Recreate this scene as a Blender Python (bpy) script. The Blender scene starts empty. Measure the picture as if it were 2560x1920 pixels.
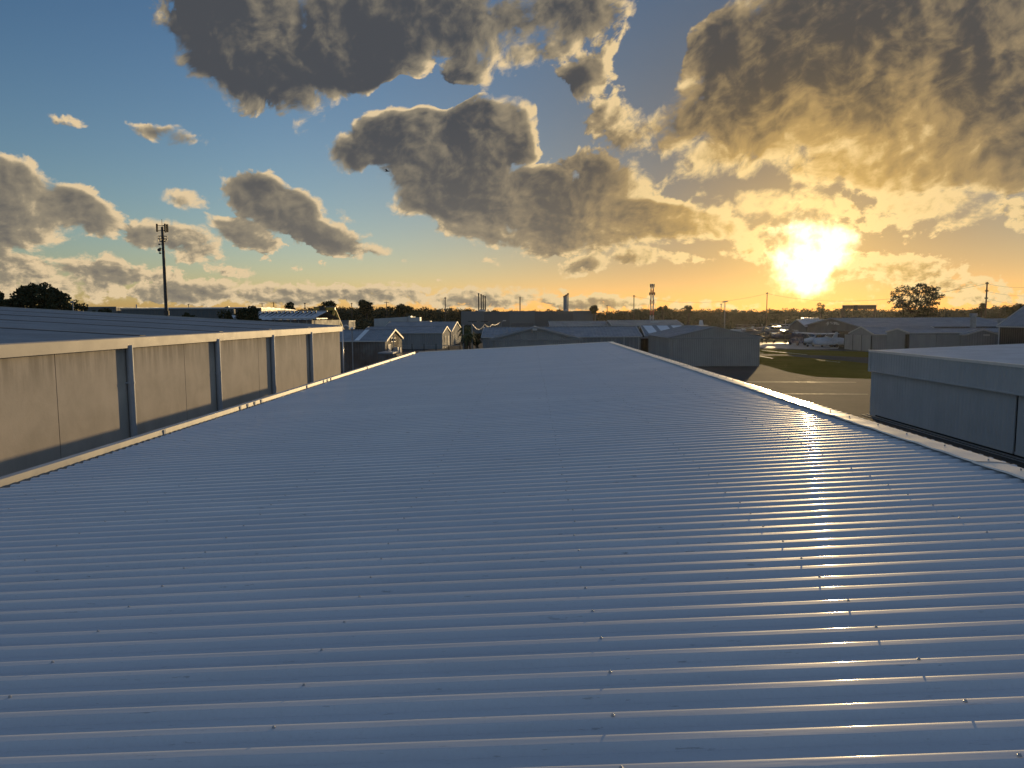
import bpy, bmesh, math, random
from mathutils import Vector, Matrix, noise
R = math.radians
random.seed(7)
scene = bpy.context.scene
COL = scene.collection

# ------------------------------------------------------------------ camera
F = 1800.0                        # focal length in photo pixels (2560 wide)
CAM = Vector((0.0, 0.0, 6.0))
ROT = (Matrix.Rotation(R(1.43), 4, 'Z') @ Matrix.Rotation(R(90 - 5.36), 4, 'X') @ Matrix.Rotation(R(-0.3), 4, 'Z'))
cd = bpy.data.cameras.new('camera'); cam = bpy.data.objects.new('camera', cd); COL.objects.link(cam)
cam.matrix_world = Matrix.Translation(CAM) @ ROT
cd.sensor_width = 36; cd.lens = 36 * F / 2560; cd.clip_start = 0.05; cd.clip_end = 6000
scene.camera = cam
ROT3 = ROT.to_3x3()

def ray(px, py):
    return (ROT3 @ Vector(((px - 1280) / F, (960 - py) / F, -1))).normalized()
def at(px, py, Y):                 # the point seen at a pixel, at a given distance north
    d = ray(px, py); return CAM + d * (Y / d.y)
def gnd(px, py, z=0.0):            # the ground point seen at a pixel
    d = ray(px, py); return CAM + d * ((z - CAM.z) / d.z)
def azel(px, py):
    d = ray(px, py); return math.atan2(d.x, d.y), math.asin(d.z)

# ------------------------------------------------------------------ sun, sky, exposure
SAZ, SEL = azel(2012, 636)         # sun azimuth (clockwise from +Y) and elevation
SUN_DIR = Vector((math.sin(SAZ) * math.cos(SEL), math.cos(SAZ) * math.cos(SEL), math.sin(SEL)))
sd = bpy.data.lights.new('sun', 'SUN'); sun = bpy.data.objects.new('sun', sd); COL.objects.link(sun)
sd.energy = 2.5; sd.angle = R(0.5); sd.color = (1.0, 0.70, 0.34)
sun.rotation_euler = (-SUN_DIR).to_track_quat('-Z', 'Y').to_euler()
scene.view_settings.view_transform = 'Standard'; scene.view_settings.look = 'None'
scene.view_settings.exposure = 0.14; scene.view_settings.gamma = 1.0
scene.view_settings.use_curve_mapping = False

world = bpy.data.worlds.new('World'); scene.world = world; world.use_nodes = True

class NT:
    """tiny node-tree builder: values are sockets or constants"""
    def __init__(s, tree): s.t = tree
    def new(s, typ, **kw):
        n = s.t.nodes.new(typ)
        for k, v in kw.items(): setattr(n, k, v)
        return n
    def put(s, sock, v):
        if v is None: return
        if isinstance(v, bpy.types.NodeSocket): s.t.links.new(v, sock)
        else:
            if sock.type == 'RGBA' and hasattr(v, '__len__') and len(v) == 3: v = (*v, 1)
            sock.default_value = v
    def m(s, op, a, b=None, c=None, clamp=False):
        n = s.new('ShaderNodeMath', operation=op, use_clamp=clamp)
        for i, v in enumerate((a, b, c)): s.put(n.inputs[i], v)
        return n.outputs[0]
    def vm(s, op, a, b=None, scale=None):
        n = s.new('ShaderNodeVectorMath', operation=op)
        s.put(n.inputs[0], a); s.put(n.inputs[1], b)
        if scale is not None: s.put(n.inputs['Scale'], scale)
        return n.outputs['Value'] if op in ('DOT_PRODUCT', 'LENGTH', 'DISTANCE') else n.outputs['Vector']
    def xyz(s, x, y, z=0.0):
        n = s.new('ShaderNodeCombineXYZ')
        for i, v in enumerate((x, y, z)): s.put(n.inputs[i], v)
        return n.outputs[0]
    def sep(s, v):
        n = s.new('ShaderNodeSeparateXYZ'); s.put(n.inputs[0], v); return n.outputs
    def ss(s, v, a, b, lo=0.0, hi=1.0, kind='SMOOTHSTEP'):
        n = s.new('ShaderNodeMapRange', interpolation_type=kind)
        for i, q in enumerate((v, a, b, lo, hi)): s.put(n.inputs[i], q)
        return n.outputs[0]
    def noise(s, vec, scale, detail=5, rough=0.55, dist=0.0, lac=2.0, out=0):
        n = s.new('ShaderNodeTexNoise'); n.noise_dimensions = '3D'
        s.put(n.inputs['Vector'], vec); s.put(n.inputs['Scale'], scale); s.put(n.inputs['Detail'], detail)
        s.put(n.inputs['Roughness'], rough); s.put(n.inputs['Distortion'], dist); s.put(n.inputs['Lacunarity'], lac)
        return n.outputs[out]
    def mix(s, f, a, b):
        n = s.new('ShaderNodeMix', data_type='RGBA', clamp_factor=True)
        s.put(n.inputs[0], f); s.put(n.inputs[6], a); s.put(n.inputs[7], b); return n.outputs[2]
    def mapping(s, v, loc=(0,0,0), rot=(0,0,0), sc=(1,1,1), kind='TEXTURE'):
        n = s.new('ShaderNodeMapping', vector_type=kind)
        s.put(n.inputs[0], v); n.inputs[1].default_value = loc; n.inputs[2].default_value = rot; n.inputs[3].default_value = sc
        return n.outputs[0]
    def ramp(s, f, stops):
        n = s.new('ShaderNodeValToRGB'); cr = n.color_ramp
        while len(cr.elements) < len(stops): cr.elements.new(0.5)
        for e, (p, c) in zip(cr.elements, stops): e.position = p; e.color = (*c, 1)
        s.put(n.inputs[0], f); return n.outputs[0]

# cloud masses: px, py, half width, half height, tilt (degrees, clockwise positive), weight
BLOBS = [
 (640,90,215,150,10,1.15),(520,60,130,70,0,.8),(850,120,200,125,8,1.1),(720,215,120,70,30,.7),(960,60,160,110,0,1.0),(760,290,60,50,0,.35),
 (1180,40,250,110,0,.85),(1165,160,70,75,10,.75),(1420,30,210,95,0,.7),(1320,110,140,60,10,.6),
 (1445,195,90,62,-38,.72),(1525,285,110,48,-10,.42),
 (1020,345,165,85,-10,1.1),(890,385,80,48,0,.9),(1225,340,150,105,0,1.15),(1130,440,215,110,0,1.2),(1300,500,240,105,10,1.2),
 (1140,520,170,50,12,.9),(1460,550,240,90,5,1.15),(1250,590,190,40,10,.8),(1380,610,120,38,-8,.8),(1640,545,200,58,10,1.1),
 (1500,430,130,74,15,.80),(1780,560,170,48,18,.75),(1870,620,90,40,10,.6),
 (2150,60,330,150,0,1.3),(1860,130,150,130,-30,1.0),(2450,120,330,210,0,1.3),(2050,230,320,130,-12,1.2),(1770,270,200,85,-28,.85),
 (2300,320,330,130,10,1.2),(1650,335,190,72,-10,.62),(1900,370,240,70,-8,.7),(2120,420,260,70,8,.8),(2450,430,230,55,8,.75),
 (1960,500,220,45,8,.6),(2280,520,230,45,-8,.55),(2100,570,150,35,-10,.42),(2400,560,130,20,-14,.45),(2540,540,80,40,25,.5),
 (2240,675,150,46,8,.75),(2370,715,140,26,0,.6),(2480,740,120,20,0,.55),(2080,690,90,15,0,.35),
 (40,520,100,110,20,1.2),(-60,560,90,120,0,1.0),(90,580,70,45,25,.6),(195,525,110,56,28,1.0),(255,585,70,25,28,.5),(190,620,60,25,20,.35),
 (60,665,110,44,5,.95),(255,672,130,46,5,.9),(20,640,60,25,0,.5),(440,605,125,50,10,1.05),(395,690,80,30,0,.6),
 (625,595,100,42,28,1.0),(575,565,60,28,20,.8),(690,515,140,72,22,1.1),(800,585,155,44,14,.95),(930,625,65,18,10,.55),
 (465,498,60,28,10,.55),(430,338,88,30,6,.7),(620,447,26,18,0,.35),(170,300,40,15,0,.35),(690,430,30,18,0,.25),
 (570,672,75,20,8,.6),(780,660,80,13,0,.55),(870,545,40,18,25,.4),
 (1590,642,75,30,0,.9),(1460,662,80,30,-8,.75),(1700,652,90,20,10,.5),(1235,658,40,12,8,.45),(1010,656,26,7,0,.4),(1120,700,30,6,0,.35),
 (470,728,190,34,0,.85),(720,736,210,34,0,.9),(950,738,170,34,0,.85),(1230,745,230,32,0,.85),(120,715,180,44,0,.8),(1500,755,200,24,0,.7),(1750,765,150,14,0,.5),(2300,752,200,18,0,.55),
]
HOLES = [(1040,235,150,36,-6,1.1),(1390,285,50,95,-8,.9),(1640,110,75,150,10,.7),(960,480,60,26,0,.3),(300,630,190,22,0,.5),(700,640,200,22,8,.4)]

def build_world():
    T = NT(world.node_tree); world.node_tree.nodes.clear()
    tc = T.new('ShaderNodeTexCoord').outputs['Generated']
    d = T.vm('NORMALIZE', tc)
    x, y, z = T.sep(d)
    az = T.m('ARCTAN2', x, y); el = T.m('ARCSINE', z)
    uv = T.xyz(az, el, 1.0)
    # gentle warp of the sky coordinates, shared by both looks at the cloud field
    low = T.ss(el, 0.03, 0.20)                      # 0 near the horizon, 1 high up
    w1 = T.noise(uv, 13.0, 2, .55, out=1); w1.node.noise_dimensions = '2D'
    w1 = T.vm('SCALE', T.vm('SUBTRACT', w1, (.5, .5, .5)), scale=T.ss(el, 0.02, 0.22, 0.014, 0.030))
    wuv = T.vm('MULTIPLY_ADD', w1, (1, 1, 0)); T.put(wuv.node.inputs[2], uv)
    # group: cloud thickness field
    g = bpy.data.node_groups.new('cloud_field', 'ShaderNodeTree')
    g.interface.new_socket('P', in_out='INPUT', socket_type='NodeSocketVector')
    g.interface.new_socket('low', in_out='INPUT', socket_type='NodeSocketFloat')
    g.interface.new_socket('D', in_out='OUTPUT', socket_type='NodeSocketFloat')
    g.interface.new_socket('B', in_out='OUTPUT', socket_type='NodeSocketFloat')
    G = NT(g); gin = G.new('NodeGroupInput'); gi, glow = gin.outputs[0], gin.outputs[1]; go = G.new('NodeGroupOutput')
    def quad(P):
        px_, py_, _ = G.sep(P)
        return G.xyz(G.m('MULTIPLY', px_, px_), G.m('MULTIPLY', px_, py_), G.m('MULTIPLY', py_, py_))
    def blobs(P, lst, cov, k):
        Q = quad(P)
        for i, (px, py, rx, ry, rot, w) in enumerate(lst):
            if i and i % 14 == 0:                   # chained, so that the compiler works through the list in order
                q = G.new('ShaderNodeVectorMath', operation='MULTIPLY_ADD')
                G.put(q.inputs[0], cov); q.inputs[1].default_value = (1e-7, 1e-7, 0); G.put(q.inputs[2], P)
                P = q.outputs[0]; Q = quad(P)
            a, e = azel(px, py); A = rx * 1.10 / F; B = ry * 1.10 / F; c = math.cos(R(rot)); s_ = -math.sin(R(rot))
            # u = (c dx + s dy)/A ; v = (-s dx + c dy)/B ; value = w(1-u2-v2)
            xx = c*c/A/A + s_*s_/B/B; yy = s_*s_/A/A + c*c/B/B; xy = 2*c*s_*(1/A/A - 1/B/B)
            C1 = (-w*xx, -w*xy, -w*yy)
            C2 = (w*(2*xx*a + xy*e), w*(2*yy*e + xy*a), w*(1 - xx*a*a - xy*a*e - yy*e*e))
            v = G.m('ADD', G.vm('DOT_PRODUCT', Q, C1), G.vm('DOT_PRODUCT', P, C2))
            if cov is None: cov = G.m('MAXIMUM', v, -1.0)
            else: cov = G.m('SMOOTH_MAX', cov, v, k)
        return cov
    cov = blobs(gi, BLOBS, None, 0.18)
    hol = blobs(gi, HOLES, None, 0.1)
    cov = G.m('SUBTRACT', cov, G.m('MAXIMUM', hol, 0.0))
    gd = G.xyz(G.vm('DOT_PRODUCT', gi, (.91 * .8, .42 * .8, 0)), G.vm('DOT_PRODUCT', gi, (-.42 * 1.25, .91 * 1.25, 0)), 0)   # streaked a little, rising to the right
    n_hi = G.noise(gd, 14.0, 7, .64); n_hi.node.noise_dimensions = '2D'
    n_lo = G.noise(G.vm('MULTIPLY', gi, (1, 1.6, 1)), 52.0, 5, .62); n_lo.node.noise_dimensions = '2D'
    vo = G.new('ShaderNodeTexVoronoi', feature='F1', voronoi_dimensions='2D', normalize=True)
    G.put(vo.inputs['Vector'], gi); vo.inputs['Scale'].default_value = 30; vo.inputs['Detail'].default_value = 2
    vo.inputs['Roughness'].default_value = .6; pass
    puff = G.m('SUBTRACT', 0.42, vo.outputs['Distance'])
    n = G.m('MULTIPLY_ADD', G.m('SUBTRACT', n_hi, n_lo), glow, n_lo)
    n = G.m('SUBTRACT', n, 0.5)
    fine = G.noise(gd, 75.0, 4, .62); fine.node.noise_dimensions = '2D'
    n = G.m('ADD', n, G.m('MULTIPLY', G.m('SUBTRACT', fine, 0.5), 0.20))
    base = G.m('MULTIPLY_ADD', cov, 1.45, -0.50)
    D = G.m('ADD', G.m('MULTIPLY_ADD', puff, PUFF, base), G.m('MULTIPLY', n, 2.3))
    G.t.links.new(D, go.inputs[0]); G.t.links.new(base, go.inputs[1])

    def field(p):
        n = T.new('ShaderNodeGroup'); n.node_tree = g; T.put(n.inputs[0], p); T.put(n.inputs[1], low); return n.outputs[0]
    tos = T.vm('SUBTRACT', (SAZ, SEL, 1.0), uv); dist = T.vm('LENGTH', tos)
    D0 = field(wuv); B0 = D0.node.outputs[1]
    sn = T.noise(wuv, 8.0, 4, .6); sn.node.noise_dimensions = '2D'
    soft = T.ss(sn, 0.38, 0.62, 0.22, 0.62)
    alpha = T.m('MULTIPLY', T.ss(D0, -0.04, soft), T.ss(el, -0.005, 0.01))
    tdir = T.vm('NORMALIZE', T.vm('ADD', T.vm('NORMALIZE', tos), (0.0, 0.85, 0)))    # light comes from the sun and from above
    step = T.ss(el, 0.0, 0.3, 0.006, 0.015, 'LINEAR')
    D1 = field(T.vm('ADD', wuv, T.vm('SCALE', tdir, scale=step)))
    grad = T.m('SUBTRACT', D0, D1)
    body = T.m('MULTIPLY_ADD', D0, 0.28, T.m('MULTIPLY', B0, 0.72))
    thick = T.ss(body, -0.15, 0.75)
    prox = T.ss(dist, 0.0, 0.62, 1.0, 0.0)            # 1 at the sun
    prox2 = T.m('POWER', prox, 3.5)
    lit = T.m('MULTIPLY_ADD', grad, T.m('MULTIPLY_ADD', thick, -0.9, 1.7), T.m('MULTIPLY_ADD', thick, -1.50, 1.15))
    lit = T.m('ADD', lit, T.m('MULTIPLY', T.m('SUBTRACT', sn, 0.5), 2.2))
    lit = T.m('ADD', lit, T.m('MULTIPLY_ADD', prox2, 0.8, T.m('ADD', T.ss(el, 0.05, 0.24, 0.55, 0.0), T.m('MULTIPLY', T.ss(el, 0.02, 0.09, 0.45, 0.0), T.ss(dist, 0.15, 0.5)))))
    lit = T.m('SUBTRACT', lit, T.m('MULTIPLY', T.ss(el, 0.19, 0.28), T.ss(az, -0.18, -0.45, 0.0, 0.40)))
    proxs = T.m('POWER', prox, 1.8)
    c_sh = T.mix(proxs, (0.080, 0.086, 0.098), (0.125, 0.095, 0.060))
    c_sh = T.mix(T.ss(el, 0.03, 0.27, 0.85, 0.0), c_sh, T.mix(proxs, (0.215, 0.195, 0.165), (0.30, 0.215, 0.11)))     # low clouds stand behind more lit air
    c_mid = T.mix(proxs, (0.36, 0.305, 0.215), (0.62, 0.38, 0.11))
    c_lit = T.mix(prox, (0.86, 0.66, 0.40), (1.02, 0.73, 0.33))
    cc = T.mix(T.ss(lit, -0.60, 0.80), c_sh, c_mid)
    cc = T.mix(T.ss(lit, 0.45, 1.30), cc, c_lit)
    # clear sky
    sky = T.new('ShaderNodeTexSky', sky_type='NISHITA', sun_disc=False)
    sky.sun_elevation = SEL; sky.sun_rotation = SAZ; sky.air_density = 1.0; sky.dust_density = DUST; sky.ozone_density = OZONE
    tint = T.mix(T.ss(el, 0.0, 0.5, kind='LINEAR'), TINT_LOW, TINT_HIGH)
    sk = T.vm('MULTIPLY', sky.outputs[0], tint)
    sk = T.vm('MULTIPLY_ADD', sk, T.ss(dist, 0.0, 0.75, NEARSUN, 1.0)); sk.node.inputs[2].default_value = (0, 0, 0)
    bg1 = T.new('ShaderNodeBackground'); T.put(bg1.inputs[0], sk); bg1.inputs[1].default_value = SKY_STR
    bg2 = T.new('ShaderNodeBackground'); T.put(bg2.inputs[0], cc); bg2.inputs[1].default_value = CLOUD_STR
    mx = T.new('ShaderNodeMixShader'); T.put(mx.inputs[0], alpha)
    T.t.links.new(bg1.outputs[0], mx.inputs[1]); T.t.links.new(bg2.outputs[0], mx.inputs[2])
    # unseen cloud added overhead and behind the camera to brighten the ambient light
    back = T.ss(T.vm('DOT_PRODUCT', d, (math.sin(SAZ), math.cos(SAZ), 0.0)), -0.7, 0.6, 1.0, 0.0)
    bn = T.noise(T.vm('MULTIPLY', d, (1, 1, 1.6)), 2.4, 4, .55)
    side = T.m('MAXIMUM', T.ss(T.m('ABSOLUTE', az), 0.74, 0.95), T.ss(el, 0.52, 0.70))
    ga = T.m('MULTIPLY', T.ss(bn, 0.36, 0.56), T.m('MULTIPLY', side, GEN_A))
    gc = T.mix(T.ss(bn, 0.45, 0.62), T.mix(back, (0.22, 0.26, 0.32), (0.34, 0.41, 0.53)), T.mix(back, (0.12, 0.17, 0.26), (0.17, 0.24, 0.38)))
    bg3 = T.new('ShaderNodeBackground'); T.put(bg3.inputs[0], gc); bg3.inputs[1].default_value = GEN_STR
    mx0 = mx; mx = T.new('ShaderNodeMixShader'); T.put(mx.inputs[0], ga)
    T.t.links.new(mx0.outputs[0], mx.inputs[1]); T.t.links.new(bg3.outputs[0], mx.inputs[2])
    # glow round the low sun
    rag = T.noise(uv, 17.0, 5, .55)
    dr = T.m('MULTIPLY_ADD', rag, -0.15, T.m('ADD', dist, 0.075))
    core = T.ss(dr, 0.000, 0.055, 1.0, 0.0)
    halo = T.m('POWER', T.ss(dist, 0.0, 0.30, 1.0, 0.0, 'LINEAR'), 3.0)
    gl = T.vm('SCALE', (1.0, 0.60, 0.14), scale=T.m('MULTIPLY', halo, HALO))
    gl = T.vm('ADD', gl, T.vm('SCALE', (1.0, 0.86, 0.46), scale=T.m('MULTIPLY', core, CORE)))
    g1 = T.new('ShaderNodeBackground'); T.put(g1.inputs[0], gl)
    a1 = T.new('ShaderNodeAddShader'); T.t.links.new(mx.outputs[0], a1.inputs[0]); T.t.links.new(g1.outputs[0], a1.inputs[1])
    # below the horizon: dark land colour (never seen past the ground sheet)
    bg0 = T.new('ShaderNodeBackground'); bg0.inputs[0].default_value = (.05, .045, .03, 1)
    top = T.new('ShaderNodeMixShader'); T.put(top.inputs[0], T.m('GREATER_THAN', el, -0.012))
    T.t.links.new(bg0.outputs[0], top.inputs[1]); T.t.links.new(a1.outputs[0], top.inputs[2])
    out = T.new('ShaderNodeOutputWorld'); T.t.links.new(top.outputs[0], out.inputs[0])
GEN_A = 0.62; GEN_STR = 1.0; PUFF = 1.15; DUST = 0.6; OZONE = 3.0; TINT_LOW = (1.85, 1.60, 1.45); TINT_HIGH = (1.02, 1.12, 1.26); NEARSUN = 0.13; HALO = 0.6; CORE = 3.0
SKY_STR = 0.10
CLOUD_STR = 0.8
build_world()
world.cycles.sampling_method = 'MANUAL'; world.cycles.sample_map_resolution = 1024

# ------------------------------------------------------------------ materials
def mat(name, col, rough=.6, metal=0.0, var=.12, vscale=1.5, bump=0.0, bscale=30, spec=.5, streak=0.0, col2=None, detail=4):
    m = bpy.data.materials.new(name); m.use_nodes = True
    T = NT(m.node_tree); b = m.node_tree.nodes['Principled BSDF']
    tc = T.new('ShaderNodeTexCoord').outputs['Object']
    f = T.noise(tc, vscale, detail, .6)
    if streak:
        st = T.noise(T.mapping(tc, sc=(1, 1, 9)), vscale * 2.5, 4, .6)
        f = T.m('ADD', T.m('MULTIPLY', f, 1 - streak), T.m('MULTIPLY', st, streak))
    f = T.ss(f, .32, .68)
    c2 = col2 or tuple(c * (1 - var) for c in col)
    c1 = tuple(min(1, c * (1 + var * .6)) for c in col) if col2 is None else col
    T.put(b.inputs['Base Color'], T.mix(f, c1, c2))
    T.put(b.inputs['Roughness'], T.ss(f, 0, 1, max(0, rough - .05), min(1, rough + .07)))
    b.inputs['Metallic'].default_value = metal; b.inputs['Specular IOR Level'].default_value = spec
    if bump:
        bn = T.new('ShaderNodeBump'); bn.inputs['Strength'].default_value = bump; bn.inputs['Distance'].default_value = .02
        T.put(bn.inputs['Height'], T.noise(tc, bscale, 4, .6)); T.t.links.new(bn.outputs[0], b.inputs['Normal'])
    return m

def roof_metal():
    """painted metal sheet with a faint dusty film, rub marks and a little oil-canning"""
    m = bpy.data.materials.new('roof_metal'); m.use_nodes = True
    T = NT(m.node_tree); b = m.node_tree.nodes['Principled BSDF']
    tc = T.new('ShaderNodeTexCoord').outputs['Object']
    f = T.ss(T.noise(T.mapping(tc, sc=(3, 1, 1)), 2.0, 5, .65), .3, .7)
    dust = T.ss(T.noise(tc, 60, 4, .7), .45, .75)
    marks = T.ss(T.noise(T.mapping(tc, sc=(.12, .012, 1)), 1.0, 4, .62), .655, .70)
    c = T.mix(f, RM_A, RM_B)
    c = T.mix(T.m('MULTIPLY', dust, .15), c, (.30, .29, .26))
    c = T.mix(T.m('MULTIPLY', marks, .5), c, (.12, .12, .11))
    sh = T.noise(None, 1.0, 0, .5); sh.node.noise_dimensions = '1D'; T.put(sh.node.inputs['W'], T.m('MULTIPLY', T.m('FLOOR', T.m('DIVIDE', T.sep(tc)[1], .6752)), 3.7))
    c = T.mix(T.ss(sh, .3, .7, 0, .5), c, RM_C)
    T.put(b.inputs['Base Color'], c)
    T.put(b.inputs['Roughness'], T.ss(f, 0, 1, RM_R - .04, RM_R + .05))
    b.inputs['Metallic'].default_value = RM_M; b.inputs['Specular IOR Level'].default_value = .05
    b.inputs['Coat Weight'].default_value = .15; b.inputs['Coat Roughness'].default_value = .11
    bn = T.new('ShaderNodeBump'); bn.inputs['Strength'].default_value = .2; bn.inputs['Distance'].default_value = .01
    T.put(bn.inputs['Height'], T.noise(T.mapping(tc, sc=(.6, .05, 1)), 1.0, 3, .5)); T.t.links.new(bn.outputs[0], b.inputs['Normal'])
    return m
RM_A = (.58, .615, .65); RM_B = (.52, .555, .59); RM_R = .5; RM_C = (.50, .54, .59); RM_M = .0

def concrete_mat():
    m = bpy.data.materials.new('stained_concrete'); m.use_nodes = True
    T = NT(m.node_tree); b = m.node_tree.nodes['Principled BSDF']
    tc = T.new('ShaderNodeTexCoord').outputs['Object']
    big = T.ss(T.noise(tc, .9, 5, .6, .5), .3, .7)
    st = T.ss(T.noise(T.mapping(tc, sc=(1, .8, 1.7)), 1.6, 5, .6, .4), .35, .70)
    pit = T.ss(T.noise(tc, 45, 3, .5), .66, .72)
    z = T.sep(tc)[2]
    topst = T.m('MULTIPLY', T.ss(z, 4.3, 5.3), T.ss(T.noise(T.mapping(tc, sc=(1, .5, 4)), 2.0, 4, .6), .35, .6))
    c = T.mix(big, (.56, .50, .42), (.45, .405, .34))
    c = T.mix(T.m('MULTIPLY', st, .35), c, (.62, .56, .48))
    c = T.mix(T.m('MULTIPLY', topst, .55), c, (.19, .17, .14))
    c = T.mix(T.m('MULTIPLY', pit, .5), c, (.16, .15, .14))
    T.put(b.inputs['Base Color'], c); b.inputs['Roughness'].default_value = .85; b.inputs['Specular IOR Level'].default_value = .25
    bn = T.new('ShaderNodeBump'); bn.inputs['Strength'].default_value = .25; bn.inputs['Distance'].default_value = .01
    T.put(bn.inputs['Height'], T.noise(tc, 22, 5, .6)); T.t.links.new(bn.outputs[0], b.inputs['Normal'])
    return m

def leaf_mat(name, a, b_):
    m = bpy.data.materials.new(name); m.use_nodes = True
    T = NT(m.node_tree); b = m.node_tree.nodes['Principled BSDF']
    tc = T.new('ShaderNodeTexCoord').outputs['Object']
    T.put(b.inputs['Base Color'], T.mix(T.ss(T.noise(tc, .6, 3, .6), .35, .65), a, b_))
    b.inputs['Roughness'].default_value = .65; b.inputs['Specular IOR Level'].default_value = .15
    return m

def ground_mat(name, stops, sc, rough, bump, spec=.3, blades=False):
    m = bpy.data.materials.new(name); m.use_nodes = True
    T = NT(m.node_tree); b = m.node_tree.nodes['Principled BSDF']
    tc = T.new('ShaderNodeTexCoord').outputs['Object']
    f = T.m('ADD', T.m('MULTIPLY', T.noise(tc, sc, 6, .65), .6), T.m('MULTIPLY', T.noise(T.mapping(tc, sc=(2.5, 1, 1)), sc * 14, 5, .7), .4))
    T.put(b.inputs['Base Color'], T.ramp(T.ss(f, .32, .68, kind='LINEAR'), stops))
    b.inputs['Roughness'].default_value = rough; b.inputs['Specular IOR Level'].default_value = spec
    bn = T.new('ShaderNodeBump'); bn.inputs['Strength'].default_value = bump; bn.inputs['Distance'].default_value = .05
    T.put(bn.inputs['Height'], T.noise(tc, sc * 60, 4, .7)); T.t.links.new(bn.outputs[0], b.inputs['Normal'])
    return m

M = dict(
 roof=roof_metal(),
 capping=mat('capping_metal', (.80, .77, .71), .33, 0, .05, 3, .12, 9),
 gutter=mat('gutter_metal', (.36, .355, .34), .40, .15, .06, 2),
 screw=mat('screw_metal', (.42, .43, .44), .4, .3, .1, 20),
 concrete=concrete_mat(),
 joint=mat('joint_sealant', (.07, .07, .07), .8),
 fascia=mat('fascia_paint', (.38, .36, .33), .45, .1, .06, 1.2),
 pipe=mat('pipe_paint', (.42, .44, .46), .45, 0, .08, 2),
 roof_far=mat('old_roof_sheet', (.22, .245, .27), .55, .15, .14, .6, streak=.3),
 roof_pale=mat('pale_roof_sheet', (.46, .49, .52), .5, .1, .1, .5),
 roof_tan=mat('tan_roof_sheet', (.30, .275, .24), .55, .1, .1, .5),
 wall_sheet=mat('wall_sheet', (.25, .26, .255), .6, .05, .12, .5, streak=.5),
 wall_white=mat('white_sheet', (.40, .425, .43), .55, .05, .10, .6, streak=.5),
 wall_dark=mat('dark_sheet', (.13, .13, .125), .65, 0, .15, .4),
 wall_mottled=mat('mottled_sheet', (.20, .21, .21), .6, .05, .4, .25, col2=(.12, .085, .06)),  # grey sheet with random dark brown patches
 door_sheet=mat('door_sheet', (.29, .295, .28), .55, .05, .12, .6, streak=.5),
 factory_a=mat('factory_panel_blue', (.13, .155, .165), .6, 0, .06, .1),
 factory_b=mat('factory_panel_grey', (.11, .12, .12), .6, 0, .06, .1),
 trim=mat('white_trim', (.48, .48, .46), .45, 0, .06, 1),
 dark=mat('dark_void', (.012, .012, .012), .8),  # near-black, stands for unlit interiors; also the antenna finish
 glass=mat('window_glass', (.02, .022, .025), .08, 0, .02, 1, spec=.8),
 skylight=mat('skylight_sheet', (.66, .70, .73), .35, 0, .06, 1),
 lap=mat('lap_sheet', (.07, .08, .09), .6, .1, .1, 1),
 steel=mat('galvanised_steel', (.30, .31, .32), .45, .6, .1, 2),
 black=mat('black_paint', (.02, .02, .021), .4, 0, .1, 2),
 pole=mat('dark_pole', (.05, .048, .045), .6, .1, .1, 1),
 wood=mat('pole_timber', (.11, .08, .055), .85, 0, .2, 1),
 red=mat('red_paint', (.38, .06, .035), .5, 0, .1, 1),
 yellow=mat('yellow_paint', (.55, .33, .04), .45, 0, .12, 1),
 white=mat('white_paint', (.55, .55, .54), .3, 0, .05, 1),
 bluepaint=mat('navy_paint', (.03, .05, .11), .25, 0, .05, 1),
 silver=mat('silver_paint', (.40, .42, .44), .25, .5, .05, 1),
 maroon=mat('dark_red_paint', (.14, .02, .02), .25, 0, .05, 1),
 grey=mat('grey_paint', (.20, .21, .22), .3, 0, .05, 1),
 tyre=mat('tyre_rubber', (.02, .02, .02), .8),
 cover=mat('canvas_cover', (.42, .44, .46), .7, 0, .15, 3, .4, 4),
 bark=mat('bark', (.07, .055, .042), .9, 0, .3, 3, .5, 12),
 leaf=leaf_mat('gum_leaves', (.022, .030, .011), (.040, .046, .018)),
 leaf2=leaf_mat('woodland_leaves', (.024, .031, .012), (.045, .048, .020)),
 palm=leaf_mat('palm_leaves', (.04, .055, .02), (.07, .08, .03)),
 bulb=mat('lamp_globe', (.34, .34, .33), .5),
 line=mat('line_paint', (.62, .60, .54), .6, 0, .2, 2),
 asphalt=ground_mat('asphalt', [(0, (.045, .043, .040)), (.5, (.060, .057, .052)), (1, (.078, .073, .066))], .12, .9, .6, .15),
 slab=ground_mat('concrete_slab', [(0, (.26, .25, .23)), (1, (.36, .34, .31))], .3, .5, .2, .4),
 grass=ground_mat('mown_grass', [(0, (.09, .085, .016)), (.5, (.135, .115, .024)), (1, (.18, .145, .036))], .22, 1.0, 1.0, .0),
 ground=ground_mat('scrub_ground', [(0, (.045, .050, .022)), (.5, (.075, .070, .035)), (1, (.11, .095, .055))], .05, .9, .6, .1),
)

# ------------------------------------------------------------------ object helpers
ORI = {}
def tag(o, label=None, cat=None, group=None, kind=None):
    if label: o['label'] = label
    if cat: o['category'] = cat
    if group: o['group'] = group
    if kind: o['kind'] = kind
    return o
def thing(name, label, cat, loc=(0, 0, 0), group=None):
    o = bpy.data.objects.new(name, None); COL.objects.link(o); o.location = loc; o.empty_display_size = .3
    ORI[o.name] = Vector(loc); return tag(o, label, cat, group)
def copy_tree(o, loc=None, rz=None, label=None, parent=None, matswap=None):
    c = o.copy(); COL.objects.link(c); c.parent = parent
    if matswap and c.type == 'MESH' and c.data.materials[0].name in matswap:
        c.data = c.data.copy(); c.data.materials[0] = M[matswap[c.data.materials[0].name]]
    if loc is not None: c.location = loc
    if rz is not None: c.rotation_euler = (0, 0, rz)
    if label: c['label'] = label
    for ch in o.children: copy_tree(ch, parent=c, matswap=matswap)
    return c

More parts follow.
